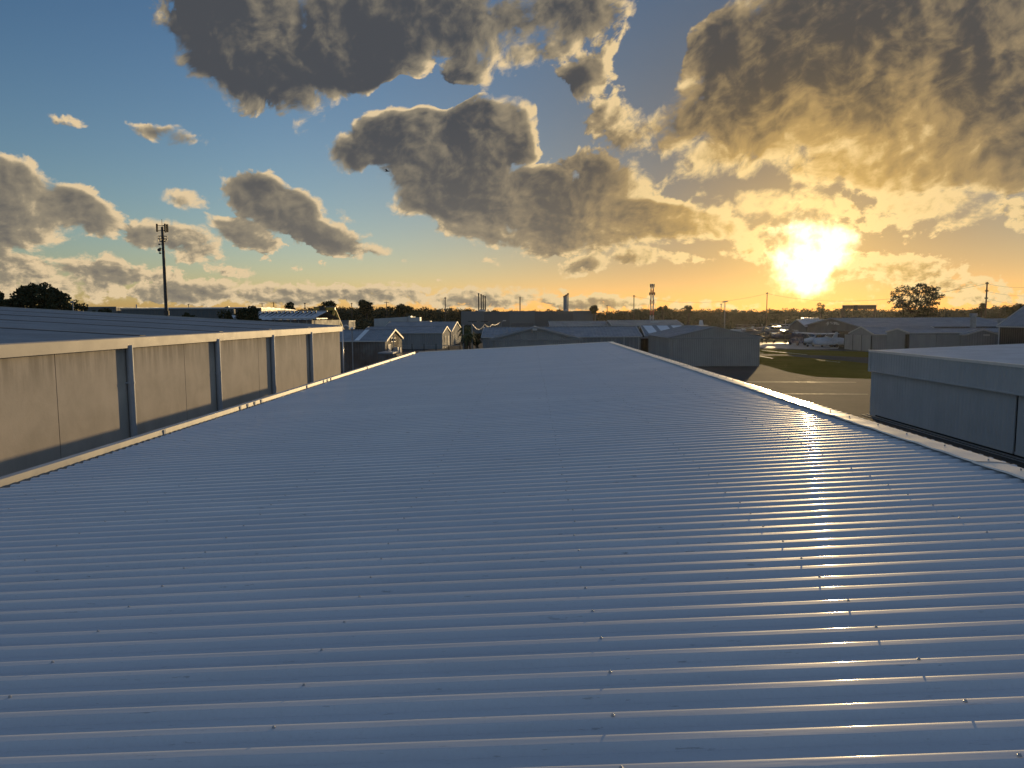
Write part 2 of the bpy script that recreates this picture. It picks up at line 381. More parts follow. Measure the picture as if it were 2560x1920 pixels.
class MB:
    def __init__(s): s.v = []; s.f = []
    def add(s, vs, fs):
        n = len(s.v); s.v += [tuple(v) for v in vs]; s.f += [tuple(i + n for i in f) for f in fs]; return s
    def box(s, x0, x1, y0, y1, z0, z1):
        return s.add([(x0,y0,z0),(x1,y0,z0),(x1,y1,z0),(x0,y1,z0),(x0,y0,z1),(x1,y0,z1),(x1,y1,z1),(x0,y1,z1)],
                     [(0,3,2,1),(4,5,6,7),(0,1,5,4),(1,2,6,5),(2,3,7,6),(3,0,4,7)])
    def tube(s, p, q, r, n=8, r2=None, caps=True):
        p = Vector(p); q = Vector(q); d = (q - p)
        if d.length < 1e-6: return s
        d.normalize(); a = d.orthogonal().normalized(); b = d.cross(a); r2 = r if r2 is None else r2
        vs = [p + (a * math.cos(t) + b * math.sin(t)) * r for t in [2*math.pi*i/n for i in range(n)]]
        vs += [q + (a * math.cos(t) + b * math.sin(t)) * r2 for t in [2*math.pi*i/n for i in range(n)]]
        fs = [(i, (i+1) % n, n + (i+1) % n, n + i) for i in range(n)]
        if caps: fs += [tuple(range(n))[::-1], tuple(range(n, 2*n))]
        return s.add(vs, fs)
    def bar(s, p, q, w, h=None):
        """square bar from p to q"""
        p = Vector(p); q = Vector(q); h = h or w; d = (q - p).normalized()
        up = Vector((0,0,1)) if abs(d.z) < .95 else Vector((1,0,0))
        a = d.cross(up).normalized(); b = a.cross(d)
        vs = [c + a*sx*w/2 + b*sz*h/2 for c in (p, q) for sx, sz in ((-1,-1),(1,-1),(1,1),(-1,1))]
        return s.add(vs, [(0,3,2,1),(4,5,6,7),(0,1,5,4),(1,2,6,5),(2,3,7,6),(3,0,4,7)])
    def loft(s, rings, closed=True, cap=True):
        n = len(rings[0]); vs = [v for r in rings for v in r]; fs = []
        for k in range(len(rings) - 1):
            for i in range(n if closed else n - 1):
                j = (i + 1) % n; fs.append((k*n+i, k*n+j, (k+1)*n+j, (k+1)*n+i))
        if cap: fs += [tuple(range(n))[::-1], tuple(range((len(rings)-1)*n, len(rings)*n))]
        return s.add(vs, fs)
    def extrude(s, poly, vec):
        vec = Vector(vec); n = len(poly); vs = [Vector(p) for p in poly]; vs += [p + vec for p in vs]
        return s.add(vs, [tuple(range(n))[::-1], tuple(range(n, 2*n))] + [(i, (i+1) % n, n+(i+1) % n, n+i) for i in range(n)])
    def build(s, name, material, parent=None, smooth=False, label=None):
        o_ = ORI.get(parent.name, Vector((0,0,0))) if parent else Vector((0,0,0))
        me = bpy.data.meshes.new(name); me.from_pydata([(v[0]-o_.x, v[1]-o_.y, v[2]-o_.z) for v in s.v], [], s.f)
        me.validate(); me.materials.append(material)
        if smooth: me.polygons.foreach_set('use_smooth', [True] * len(me.polygons))
        o = bpy.data.objects.new(name, me); COL.objects.link(o)
        if parent: o.parent = parent
        ORI[o.name] = o_.copy()
        if label: o['label'] = label
        bm = bmesh.new(); bm.from_mesh(me); bmesh.ops.recalc_face_normals(bm, faces=bm.faces); bm.to_mesh(me); bm.free()
        return o

def corr(mb, a0, a1, b0, b1, pitch, depth, nrm, cross=None):
    """ribbed sheet between the line a0-a1 and the line b0-b1; ribs run from a to b. cross(t)->b factor override"""
    a0, a1, b0, b1 = map(Vector, (a0, a1, b0, b1)); L = (a1 - a0).length; n = max(1, int(round(L / pitch))); nrm = Vector(nrm)
    prof = [(0, 0), (.45, 0), (.6, 1), (.85, 1)]
    ts = [((i + u) / n, h) for i in range(n) for u, h in prof] + [(1, 0)]
    vs = []
    for t, h in ts:
        A = a0.lerp(a1, t); B = b0.lerp(b1, t)
        if cross: B = A.lerp(B, 1.0); B.z = cross(A)
        off = nrm * (h * depth); vs += [A + off, B + off]
    k = len(ts); mb.add(vs, [(2*i, 2*i+2, 2*i+3, 2*i+1) for i in range(k - 1)])
    return mb

def gable(name, label, cat, x0, x1, y0, y1, axis, he, hr, wall, roof, trim='trim', pitch=.25, dep=.03, over=.25, group=None, ridge_at=.5, z0=0, closed=(1,1,1,1)):
    """gable building; axis = direction of the ridge. Ribbed walls, two roof slopes, barge boards, gutters"""
    t = thing(name, label, cat, ((x0+x1)/2, (y0+y1)/2, z0), group)
    w = MB()
    if axis == 'x':
        ym = y0 + (y1-y0)*ridge_at; zt = lambda p: he + (hr-he) * ((p.y-y0)/(ym-y0) if p.y < ym else (y1-p.y)/(y1-ym))
        if closed[0]: corr(w, (x0,y0,z0), (x1,y0,z0), (x0,y0,he), (x1,y0,he), pitch, dep, (0,-1,0))
        if closed[1]: corr(w, (x0,y1,z0), (x1,y1,z0), (x0,y1,he), (x1,y1,he), pitch, dep, (0,1,0))
        if closed[2]: corr(w, (x0,y0,z0), (x0,y1,z0), (x0,y0,he), (x0,y1,he), pitch, dep, (-1,0,0), zt)
        if closed[3]: corr(w, (x1,y0,z0), (x1,y1,z0), (x1,y0,he), (x1,y1,he), pitch, dep, (1,0,0), zt)
    else:
        xm = x0 + (x1-x0)*ridge_at; zt = lambda p: he + (hr-he) * ((p.x-x0)/(xm-x0) if p.x < xm else (x1-p.x)/(x1-xm))
        if closed[0]: corr(w, (x0,y0,z0), (x1,y0,z0), (x0,y0,he), (x1,y0,he), pitch, dep, (0,-1,0), zt)
        if closed[1]: corr(w, (x0,y1,z0), (x1,y1,z0), (x0,y1,he), (x1,y1,he), pitch, dep, (0,1,0), zt)
        if closed[2]: corr(w, (x0,y0,z0), (x0,y1,z0), (x0,y0,he), (x0,y1,he), pitch, dep, (-1,0,0))
        if closed[3]: corr(w, (x1,y0,z0), (x1,y1,z0), (x1,y0,he), (x1,y1,he), pitch, dep, (1,0,0))
    w.build('wall', M[wall], t)
    r = MB(); o = over; e = dep + .02
    if axis == 'x':
        s1 = (hr-he)/(ym-y0); s2 = (hr-he)/(y1-ym)
        lo1 = he - s1*o + e; lo2 = he - s2*o + e
        corr(r, (x0-o,y0-o,lo1), (x1+o,y0-o,lo1), (x0-o,ym,hr+e), (x1+o,ym,hr+e), pitch, dep, (0,0,1))
        corr(r, (x0-o,y1+o,lo2), (x1+o,y1+o,lo2), (x0-o,ym,hr+e), (x1+o,ym,hr+e), pitch, dep, (0,0,1))
        ends = [((x, y0-o, lo1), (x, ym, hr+e), (x, y1+o, lo2)) for x in (x0-o, x1+o)]
        eav = [((x0-o, y0-o-.05, lo1-.02), (x1+o, y0-o-.05, lo1-.02)), ((x0-o, y1+o+.05, lo2-.02), (x1+o, y1+o+.05, lo2-.02))]
        rid = ((x0-o, ym, hr+e+dep+.02), (x1+o, ym, hr+e+dep+.02))
    else:
        s1 = (hr-he)/(xm-x0); s2 = (hr-he)/(x1-xm)
        lo1 = he - s1*o + e; lo2 = he - s2*o + e
        corr(r, (x0-o,y0-o,lo1), (x0-o,y1+o,lo1), (xm,y0-o,hr+e), (xm,y1+o,hr+e), pitch, dep, (0,0,1))
        corr(r, (x1+o,y0-o,lo2), (x1+o,y1+o,lo2), (xm,y0-o,hr+e), (xm,y1+o,hr+e), pitch, dep, (0,0,1))
        ends = [((x0-o, y, lo1), (xm, y, hr+e), (x1+o, y, lo2)) for y in (y0-o, y1+o)]
        eav = [((x0-o-.05, y0-o, lo1-.02), (x0-o-.05, y1+o, lo1-.02)), ((x1+o+.05, y0-o, lo2-.02), (x1+o+.05, y1+o, lo2-.02))]
        rid = ((xm, y0-o, hr+e+dep+.02), (xm, y1+o, hr+e+dep+.02))
    ro = r.build('roof', M[roof], t)
    for a, c, d in ends: MB().bar(a, c, .05, .20).build('barge_board', M[trim], ro); MB().bar(c, d, .05, .20).build('barge_board', M[trim], ro)
    for a, c in eav: MB().bar(a, c, .10, .12).build('gutter', M[trim], ro)
    MB().bar(rid[0], rid[1], .30, .03).build('ridge_cap', M[roof], ro)
    return t

def ribbed_box(mb, p0, p1, z0, z1, nrm, pitch=.25, dep=.03):
    return corr(mb, (*p0, z0), (*p1, z0), (*p0, z1), (*p1, z1), pitch, dep, nrm)
def atX(px, py, X):
    d = ray(px, py); return CAM + d * (X / d.x)

# ------------------------------------------------------------------ ground
def sheet(name, pts, z, m):
    n = len(pts); mb = MB(); mb.add([(p[0], p[1], z) for p in pts], [tuple(range(n))])
    o = mb.build(name, M[m]); tag(o, kind='structure'); return o
g = MB(); g.add([(-3000,-300,0),(3000,-300,0),(3000,4500,0),(-3000,4500,0)], [(0,1,2,3)])
tag(g.build('ground', M['ground']), kind='structure')
sheet('apron', [(-60,-30),(70,-30),(75,60),(62,120),(40,150),(20,230),(-60,230)], .004, 'asphalt')
P_ = lambda x, y: tuple(gnd(x, y))[:2]
sheet('grass_strip', [P_(1880,891), P_(1960,889), P_(2040,896), P_(2110,902), P_(2190,911), P_(2260,925), P_(2260,952), P_(2160,947), P_(2038,942), P_(1975,931), P_(1920,915), P_(1890,908)], .010, 'grass')
sheet('grass_verge', [P_(1880,872), P_(1960,874), P_(2050,876), P_(2180,880), P_(2320,890), P_(2320,898), P_(2150,893), P_(2060,889), P_(1960,886), P_(1880,884)], .010, 'grass')
sheet('concrete_pad', [P_(1880,859), P_(1900,857), P_(1990,857), P_(2098,866), P_(2095,872), P_(2010,873), P_(1975,872), P_(1880,868)], .014, 'slab')
def stripe(name, a, b, w, label=None):
    A = Vector(P_(*a)); B = Vector(P_(*b)); n = (B - A).normalized(); n = Vector((-n.y, n.x)) * w / 2
    sheet(name, [A - n, B - n, B + n, A + n], .018, 'line')
stripe('painted_line', (1820,955), (2140,956), .14)
stripe('painted_line', (1960,985), (2170,986), .12)
stripe('painted_line', (1905,876), (2018,887), .30)
stripe('painted_line', (1895,882), (1908,883), .30)
stripe('painted_line', (1895,890), (1932,896), .30)
stripe('painted_line', (2040,899), (2100,906), .14)

# ------------------------------------------------------------------ near roof
SL = .0495                              # fall of the roof towards the left
RL, RR, RY0, RY1 = -5.95, 4.46, -3.2, 38.4
ZC = 6 - 1.6                            # crest height under the camera
def rz(x): return ZC + SL * x
def near_building():
    t = thing('metal_roofed_building', 'long low building filling the foreground with a ribbed blue-grey metal roof', 'building', (-.7, 17.5, 0))
    P = .3376; H = .030
    rib = [(-.0, 0), ]
    # one rib, from its near foot to its far foot (v along Y), crest .066 wide, small rounded corners
    prof = [(0, -H), (.0020, -.0270), (.0190, -.0050), (.0205, -.0030), (.0222, -.0010), (.0245, 0), (.0270, 0), (.0600, 0), (.0642, -.00015), (.0684, -.0006), (.0725, -.0013), (.0765, -.0023), (.0785, -.0031), (.0800, -.0042), (.0812, -.0055), (.0825, -.0073), (.0975, -.0278), (.0990, -H)]
    prof = [(v * .98, h) for v, h in prof]
    ys = []; y = RY0
    while y < RY1 - .2:
        for off in (0, .46 * P):
            ys.append(y + off)
        y += P
    pts = []
    for yb in ys:
        pts += [(yb + v, h) for v, h in prof]
    nx = 27; xs = [RL + (RR - RL) * i / (nx - 1) for i in range(nx)]
    mb = MB(); vs = []
    for (yy, h) in pts:
        for x in xs:
            w = noise.noise(Vector((x * .9, yy * 2.2, 3.1))) * .0014 + noise.noise(Vector((x * .35, yy * .3, 9.0))) * .004
            vs.append((x, yy, rz(x) + h + w))
    fs = [(i*nx+j, i*nx+j+1, (i+1)*nx+j+1, (i+1)*nx+j) for i in range(len(pts)-1) for j in range(nx-1)]
    mb.add(vs, fs); ro = mb.build('roof', M['roof'], t, smooth=False)
    # smooth only across the rounded corners
    me = ro.data; fl = []
    for p in me.polygons:
        fl.append(True)
    me.polygons.foreach_set('use_smooth', fl)
    me.set_sharp_from_angle(angle=R(38))
    # fasteners on every second rib along the purlin lines
    sc = bpy.data.meshes.new('screw'); s_ = MB()
    s_.tube((0,0,0), (0,0,.0022), .0085, 12); s_.tube((0,0,.0022), (0,0,.0032), .0085, 12, .006); s_.tube((0,0,.0032), (0,0,.0085), .0058, 6); s_.tube((0,0,.0085),(0,0,.0098),.0052,6,.003)
    S = .95
    s_.v = [(a*S, b*S, c*S) for a, b, c in s_.v]
    sc.from_pydata(s_.v, [], s_.f); sc.materials.append(M['screw'])
    px_ = [.336 + 1.36 * k for k in range(-4, 4)]
    spots = []
    for i, yb in enumerate(ys):
        if i % 2 == 1:
            for k, x in enumerate(px_):
                if x > RR - .15: continue
                spots.append((x + random.uniform(-.02, .02), yb + .048 + random.uniform(-.012, .012)))
        elif random.random() < .05:
            spots.append((random.choice(px_) + random.uniform(-.2, .2), yb + .05))
    vis = [s for s in spots if s[1] > 2.0 and abs(s[0]) < .82 * s[1] + .4]
    vis.sort(key=lambda s: s[1]**2 + s[0]**2)
    o0 = ORI[t.name]
    for x, yy in vis[:98]:
        o = bpy.data.objects.new('screw', sc); COL.objects.link(o); o.parent = t
        o.location = Vector((x, yy, rz(x) + .0005)) - o0; o.rotation_euler = (0, -math.atan(SL), random.uniform(0, 1))
    mb = MB()
    for x, yy in vis[98:]:
        mb.add([(x + a, yy + b, rz(x) + .0005 + c) for a, b, c in s_.v], s_.f)
    tag(mb.build('screw', M['screw'], t), kind='stuff')
    # capping along the high edge: wavy flashing lapped in lengths, one screw every few ribs
    c = MB(); ny = 900; ln = 3.3; wid = .32
    for seg in range(int((RY1 - RY0) / ln) + 1):
        a = RY0 + seg * ln; b = min(a + ln + .06, RY1 + .05); n = int((b - a) / .06)
        if n < 3: continue
        rows = []
        for i in range(n + 1):
            yy = a + (b - a) * i / n
            lift = .0035 * (seg % 2)
            wv = .0032 * math.sin(yy * 2 * math.pi / .52 + seg * .7) + .004 * noise.noise(Vector((yy * 1.3, seg, 0))) + .001 * math.sin(yy * 9.1)
            zz = rz(RR - .2)
            x0 = RR - wid + .012 * noise.noise(Vector((yy * 2, 5, seg)))
            rows.append([(x0, yy, rz(x0) + .010 + lift + max(0, wv)), (x0 + .005, yy, rz(x0) + .026 + lift + wv), (RR - .13, yy, rz(RR) + .006 + lift + wv * .7), (RR - .01, yy, rz(RR) - .008 + lift + wv * .3),
                         (RR, yy, rz(RR) - .014 + lift), (RR + .002, yy, rz(RR) - .17), (RR - .002, yy, rz(RR) - .175)])
        c.loft(rows, closed=False, cap=False)
    cap = c.build('capping', M['capping'], t, smooth=True); cap.data.set_sharp_from_angle(angle=R(35))
    mb = MB()
    yy = RY0 + .3
    while yy < RY1:
        x = RR - .15 + random.uniform(-.02, .02)
        MB().tube((x, yy, rz(RR) + .010), (x, yy, rz(RR) + .028), .008, 6).build('fastener', M['screw'], cap); yy += .52 + random.uniform(-.1, .25)
    # far end flashing, low
    MB().bar((RL, RY1 + .01, rz(RL) + .012), (RR, RY1 + .01, rz(RR) + .012), .05, .045).build('end_flashing', M['capping'], t)
    # box gutter on the low edge
    gz = rz(RL)
    prof = [(RL + .05, gz - .045), (RL + .03, gz - .15), (RL - .19, gz - .16), (RL - .205, gz + .035), (RL - .215, gz + .040), (RL - .305, gz + .040), (RL - .315, gz + .03), (RL - .31, gz - .20), (RL + .05, gz - .21)]
    rows = []
    n = 160
    for i in range(n + 1):
        yy = RY0 + (RY1 + .1 - RY0) * i / n
        w = .004 * noise.noise(Vector((yy * .8, 0, 7)))
        rows.append([(x + w, yy, z + w) for x, z in prof])
    gt = MB().loft(rows, closed=False, cap=False).build('gutter', M['gutter'], t, smooth=True); gt.data.set_sharp_from_angle(angle=R(30))
    gb = MB()
    for yy in (11.8, 15.0, 15.4, 15.8, 16.2, 19.6, 21.2, 21.6, 22.0, 27.0, 31.5):
        MB().box(RL - .203, RL - .185, yy, yy + .06, gz - .07, gz + .03).build('gutter_bracket', M['trim'], gt)
    # barge flashing under the sheet ends, walls
    w = MB()
    for (a, b, nr) in (((RL+.05, RY0+.1), (RR-.02, RY0+.1), (0,-1,0)), ((RL+.05, RY1-.1), (RR-.02, RY1-.1), (0,1,0))):
        corr(w, (*a, 0), (*b, 0), (a[0], a[1], rz(a[0])-.05), (b[0], b[1], rz(b[0])-.05), .2, .025, nr)
    corr(w, (RL+.05, RY0+.1, 0), (RL+.05, RY1-.1, 0), (RL+.05, RY0+.1, rz(RL)-.21), (RL+.05, RY1-.1, rz(RL)-.21), .2, .025, (-1,0,0))
    corr(w, (RR-.03, RY0+.1, 0), (RR-.03, RY1-.1, 0), (RR-.03, RY0+.1, rz(RR)-.05), (RR-.03, RY1-.1, rz(RR)-.05), .2, .025, (1,0,0))
    w.build('wall', M['wall_sheet'], t)
near_building()

# ------------------------------------------------------------------ concrete warehouse on the left
def concrete_warehouse():
    XW = -10.2; YE = 38.5; Y0 = -12; XB = -46; ZT = 5.53
    t = thing('concrete_warehouse', 'concrete panel warehouse left of the foreground roof with downpipes and pale fascia', 'warehouse', (-28, 13, 0))
    cuts = [Y0, -2.2, 3.6, 9.4, 15.2, 21.0, 26.8, 32.7, YE]
    for a, b in zip(cuts, cuts[1:]):
        MB().box(XW - .18, XW, a + .012, b - .012, 0, ZT - .24).build('wall_panel', M['concrete'], t)
    j = MB(); j.box(XW - .17, XW - .035, Y0 + .1, YE - .1, 0, ZT - .26); j.build('joint', M['joint'], t)
    MB().box(XB, XW - .19, YE - .2, YE - .02, 0, ZT - .24).build('end_wall', M['concrete'], t)
    f = MB(); n = 80
    prof = [(XW - .02, ZT - .25), (XW + .12, ZT - .27), (XW + .135, ZT - .02), (XW + .12, ZT), (XW + .06, ZT + .004), (XW + .05, ZT - .05)]
    for a, b in ((Y0, 4.2), (4.2, 12.3), (12.3, 20.4), (20.4, 28.5), (28.5, YE + .12)):
        rows = []; m_ = 14
        for i in range(m_ + 1):
            yy = a + (b - a) * i / m_; w = .006 * noise.noise(Vector((yy * .6, 2, 0)))
            rows.append([(x + w + (.003 if int(a) % 2 else 0), yy, z) for x, z in prof])
        f.loft(rows, closed=False, cap=False)
    fo = f.build('fascia', M['fascia'], t, smooth=True); fo.data.set_sharp_from_angle(angle=R(30))
    MB().box(XB, XW + .1, YE, YE + .06, ZT - .26, ZT + .02).build('end_fascia', M['fascia'], t)
    for yy in (2.4, 7.6, 12.75, 17.95, 23.1, 28.1, 33.1):
        p = MB(); x = XW + .085
        p.tube((x, yy, .1), (x, yy, 3.05), .075, 14); p.tube((x, yy, 3.0), (x, yy, ZT - .20), .085, 14)
        d = p.build('downpipe', M['pipe'], t, smooth=True); d.data.set_sharp_from_angle(angle=R(40))
        c = MB(); zc = {17.95: 4.35, 23.1: 4.2, 28.1: 4.0, 33.1: 3.6}.get(yy, 4.3)
        c.tube((x, yy, zc), (x, yy, zc + .06), .094, 14); c.box(XW, x, yy - .1, yy + .1, zc + .01, zc + .05)
        c.build('collar', M['pipe'], d)
    # roof rising to the left, ribbed, with a raised lap every five metres
    s = .0596
    zr = lambda x: ZT - .03 + s * (XW + .05 - x)
    mid = -30.5
    r = MB(); corr(r, (XW+.05, Y0, zr(XW+.05)), (XW+.05, YE+.05, zr(XW+.05)), (mid, Y0, zr(mid)), (mid, YE+.05, zr(mid)), .25, .028, (0,0,1))
    corr(r, (XB, Y0, zr(mid) - .9), (XB, YE+.05, zr(mid) - .9), (mid, Y0, zr(mid)), (mid, YE+.05, zr(mid)), .25, .028, (0,0,1))
    ro = r.build('roof', M['roof_far'], t)
    l = MB()
    for yy in (13.4, 19.0, 23.9, 28.5, 33.6, 8.5):
        l.bar((XW - .12, yy, zr(XW - .12) + .034), (mid, yy, zr(mid) + .034), .30, .016)
    l.build('roof_lap', M['lap'], ro)
    MB().bar((XW+.05, YE+.03, zr(XW+.05) + .04), (mid, YE+.03, zr(mid) + .04), .12, .06).build('verge_flashing', M['fascia'], ro)
concrete_warehouse()

# ------------------------------------------------------------------ white hangar on the right
def right_hangar():
    X0 = 20.3; Y1 = 43.5; Y0 = -6; ZT = 3.88; ZF = 2.66; XR = 29.8; X1 = 41
    t = thing('long_hangar', 'long pale sheet hangar right of the foreground roof with deep fascia over sliding doors', 'hangar', ((X0+X1)/2, 20, 0))
    f = MB(); corr(f, (X0, Y0, ZF), (X0, Y1, ZF), (X0, Y0, ZT - .1), (X0, Y1, ZT - .1), .28, .022, (-1, 0, 0))
    f.box(X0 + .03, X0 + .12, Y0, Y1, ZF, ZT - .1)
    fo = f.build('fascia', M['wall_white'], t)
    MB().bar((X0 - .03, Y0, ZF), (X0 - .03, Y1, ZF), .07, .07).build('fascia_trim', M['wall_white'], fo)
    c = MB(); c.box(X0 - .06, X0 + .06, Y0, Y1 + .03, ZT - .10, ZT + .03); c.box(X0 - .085, X0 - .055, Y0, Y1 + .05, ZT - .01, ZT + .035)
    c.build('eave_capping', M['capping'], fo)
    MB().box(X0 - .05, X0 + .02, Y1 - .20, Y1 + .04, ZF, ZT - .10).build('corner_trim', M['wall_white'], fo)
    xd = X0 + .14
    for a, b in ((Y0, 4.0), (4.05, 17.2), (17.25, 30.45), (30.60, Y1 - .75)):
        d = MB(); corr(d, (xd, a, .12), (xd, b, .12), (xd, a, ZF), (xd, b, ZF), .28, .022, (-1, 0, 0)); d.box(xd, xd + .05, a, b, .10, ZF - .03)
        for z in (.12,): d.box(xd - .03, xd, a, b, z - .02, z + .10)
        d.build('sliding_door', M['wall_white'], t)
    w = MB(); corr(w, (xd, Y1 - .72, 0), (xd, Y1, 0), (xd, Y1 - .72, ZF), (xd, Y1, ZF), .28, .022, (-1, 0, 0))
    corr(w, (xd, Y1, 0), (X1, Y1, 0), (xd, Y1, ZT), (X1, Y1, ZT), .28, .022, (0, 1, 0), lambda p: ZT - .03 + .04 * ((p.x - X0) if p.x < XR else (2*XR - X0 - p.x)))
    corr(w, (X1, Y0, 0), (X1, Y1, 0), (X1, Y0, ZT - .2), (X1, Y1, ZT - .2), .28, .022, (1, 0, 0))
    w.build('wall', M['wall_white'], t)
    MB().box(xd + .1, xd + .14, Y0, Y1 - .8, 0, ZF).build('door_shade_sheet', M['dark'], t)  # black sheet standing for the unlit inside, seen through door gaps
    rl = MB(); rl.bar((X0 - .05, Y0, .03), (X0 - .05, Y1, .03), .05, .06); rl.bar((X0 - .35, Y0, .02), (X0 - .35, Y1, .02), .05, .04); rl.build('door_track', M['steel'], t)
    r = MB(); zr = lambda x: ZT - .03 + .04 * (x - X0)
    corr(r, (X0 + .07, Y0, zr(X0+.07)), (X0 + .07, Y1 + .05, zr(X0+.07)), (XR, Y0, zr(XR)), (XR, Y1 + .05, zr(XR)), .20, .03, (0,0,1))
    corr(r, (X1 + .1, Y0, ZT - .1), (X1 + .1, Y1 + .05, ZT - .1), (XR, Y0, zr(XR)), (XR, Y1 + .05, zr(XR)), .20, .03, (0,0,1))
    ro = r.build('roof', M['roof_pale'], t)
    MB().bar((XR, Y0, zr(XR) + .05), (XR, Y1 + .05, zr(XR) + .05), .45, .03).build('ridge_cap', M['capping'], ro)
right_hangar()

# ------------------------------------------------------------------ the sheds beyond
def sash(parent, face, a0, a1, z0, z1, pos, m='glass', name='window'):
    """a framed opening on an X face ('x') or Y face ('y'); pos = plane coordinate just outside the wall"""
    s = -1 if face in ('y-', 'x-') else 1
    fr = MB(); gl = MB(); w = .07
    def B(mb, u0, u1, v0, v1, d0, d1):
        lo, hi = sorted((pos + s*d0, pos + s*d1))
        if face[0] == 'y': mb.box(u0, u1, lo, hi, v0, v1)
        else: mb.box(lo, hi, u0, u1, v0, v1)
    B(fr, a0 - w, a0, z0 - w, z1 + w, 0, .06); B(fr, a1, a1 + w, z0 - w, z1 + w, 0, .06)
    B(fr, a0, a1, z0 - w, z0, 0, .06); B(fr, a0, a1, z1, z1 + w, 0, .06)
    B(gl, a0, a1, z0, z1, 0, .03)
    o = gl.build(name, M[m], parent); fr.build('frame', M['trim'], o); return o

# hangar facing the camera on the right
def front_hangar(label, xa, xb, y, he, hr, depth, split, name='gable_hangar', doors=True, wm='door_sheet'):
    t = gable(name, label, 'hangar', xa, xb, y, y + depth, 'y', he, hr, wm, 'roof_far', trim='wall_sheet', pitch=.22, dep=.045, over=.2, group='gable hangars')
    hd = he - .12
    d0 = [xa + .35] + split + [xb - .25]
    for a, b in zip(d0, d0[1:]):
        d = MB(); corr(d, (a + .03, y - .16, .06), (b - .03, y - .16, .06), (a + .03, y - .16, hd), (b - .03, y - .16, hd), .22, .045, (0, -1, 0))
        d.box(a + .03, b - .03, y - .15, y - .10, .06, hd); d.build('sliding_door', M['door_sheet'], t)
    hb = MB(); hb.box(xa - .05, xb + .05, y - .27, y - .03, hd + .01, hd + .19); hb.build('door_header', M['wall_sheet'], t)
    return t
Yg = 85.5
xg0, xg1 = at(1674, 845, Yg).x, at(1900, 845, Yg).x
tg = front_hangar('wide gable hangar with two tall pale sliding doors beside the grass strip', xg0, xg1, Yg, 3.35, 4.55, 15, [at(1786, 880, Yg).x])
Yd = 85.5
xd0, xd1 = at(1229, 848, Yd).x, at(1449, 848, Yd).x
td = front_hangar('gable hangar just beyond the far end of the foreground roof, mostly hidden by it', xd0, xd1, Yd, 3.25, 4.6, 11, [at(1330, 850, Yd).x])
lamp = at(1336, 821, Yd - .4)
l = MB(); l.box(lamp.x - .22, lamp.x + .3, Yd - .55, Yd - .28, lamp.z - .25, lamp.z - .02); l.build('floodlight', M['white'], td)
# long row building behind them
te = gable('row_hangar', 'long low row of hangars with one grey ridge behind the two gable hangars', 'hangar', at(1207,845,100).x, at(1602,845,100).x, 100, 112, 'x', 3.1, 4.35, 'wall_sheet', 'roof_far', pitch=.5, dep=.05, over=.2)
for px in (1560, 1597):
    x = at(px, 860, 99.9).x; MB().box(x - .06, x + .06, 99.78, 99.93, 0, 3.1).build('post', M['trim'], te)
# open carport with skylit roof
tf = gable('open_shed', 'open ended shed with pale striped skylights and a dark opening beside the wide gable hangar', 'shed', at(1606,840,104).x, at(1740,840,104).x, 101, 109, 'x', 3.1, 4.5, 'wall_dark', 'roof_far', pitch=.5, dep=.04, over=.15, closed=(0,1,0,1))
for a, b in ((1618, 1645), (1653, 1684), (1690, 1720)):
    xa, xb = at(a + 4, 835, 103).x, at(b, 835, 103).x
    s1 = 1.4 / 4
    MB().add([(xa, 100.9, 3.16), (xb, 100.9, 3.16), (xb - .6, 104.9, 4.60), (xa - .6, 104.9, 4.60)], [(0,1,2,3)]).build('skylight', M['skylight'], tf)
MB().box(at(1600,845,100.8).x, at(1626,845,100.8).x, 100.7, 100.85, 2.85, 3.02).build('beam', M['trim'], tf)

# bright roofs farther back
gable('workshop', 'low workshop with pale tan roof left of the wider tan roof', 'building', at(1376,812,140).x, at(1514,812,140).x, 138, 150, 'x', 4.1, 4.95, 'wall_sheet', 'roof_tan', pitch=.6, dep=.05)
tw = gable('workshop', 'wide workshop with pale tan roof and small roof fan behind the row hangar', 'building', at(1530,812,132).x, at(1700,812,132).x, 130, 144, 'x', 4.25, 5.1, 'wall_sheet', 'roof_tan', pitch=.6, dep=.05)
tw['label'] = 'wide workshop with pale tan roof carrying a small white fan unit'
p = at(1638, 811, 134); MB().box(p.x - .9, p.x + .6, 133.4, 134.6, p.z - .2, p.z + .55).build('roof_fan', M['white'], tw)

# three sheds on the left of the taxiway, gable ends toward the sun
ta = gable('gable_shed', 'nearest gable shed at the corner of the concrete warehouse with two small dark windows', 'shed', -33, -16.1, 80, 90.2, 'x', 3.33, 4.45, 'wall_mottled', 'roof_far', pitch=.3, dep=.035, over=.2, group='gable sheds')
tb = gable('gable_shed', 'middle gable shed behind the wire fence', 'shed', -31.5, -16.4, 135, 147.5, 'x', 2.95, 4.05, 'wall_sheet', 'roof_far', pitch=.4, dep=.04, over=.2, group='gable sheds')
tc_ = gable('gable_shed', 'tallest and farthest of the three gable sheds beside the taxiway', 'shed', -31.0, -16.3, 149.5, 171, 'x', 3.0, 4.85, 'wall_sheet', 'roof_far', pitch=.4, dep=.04, over=.2, group='gable sheds')
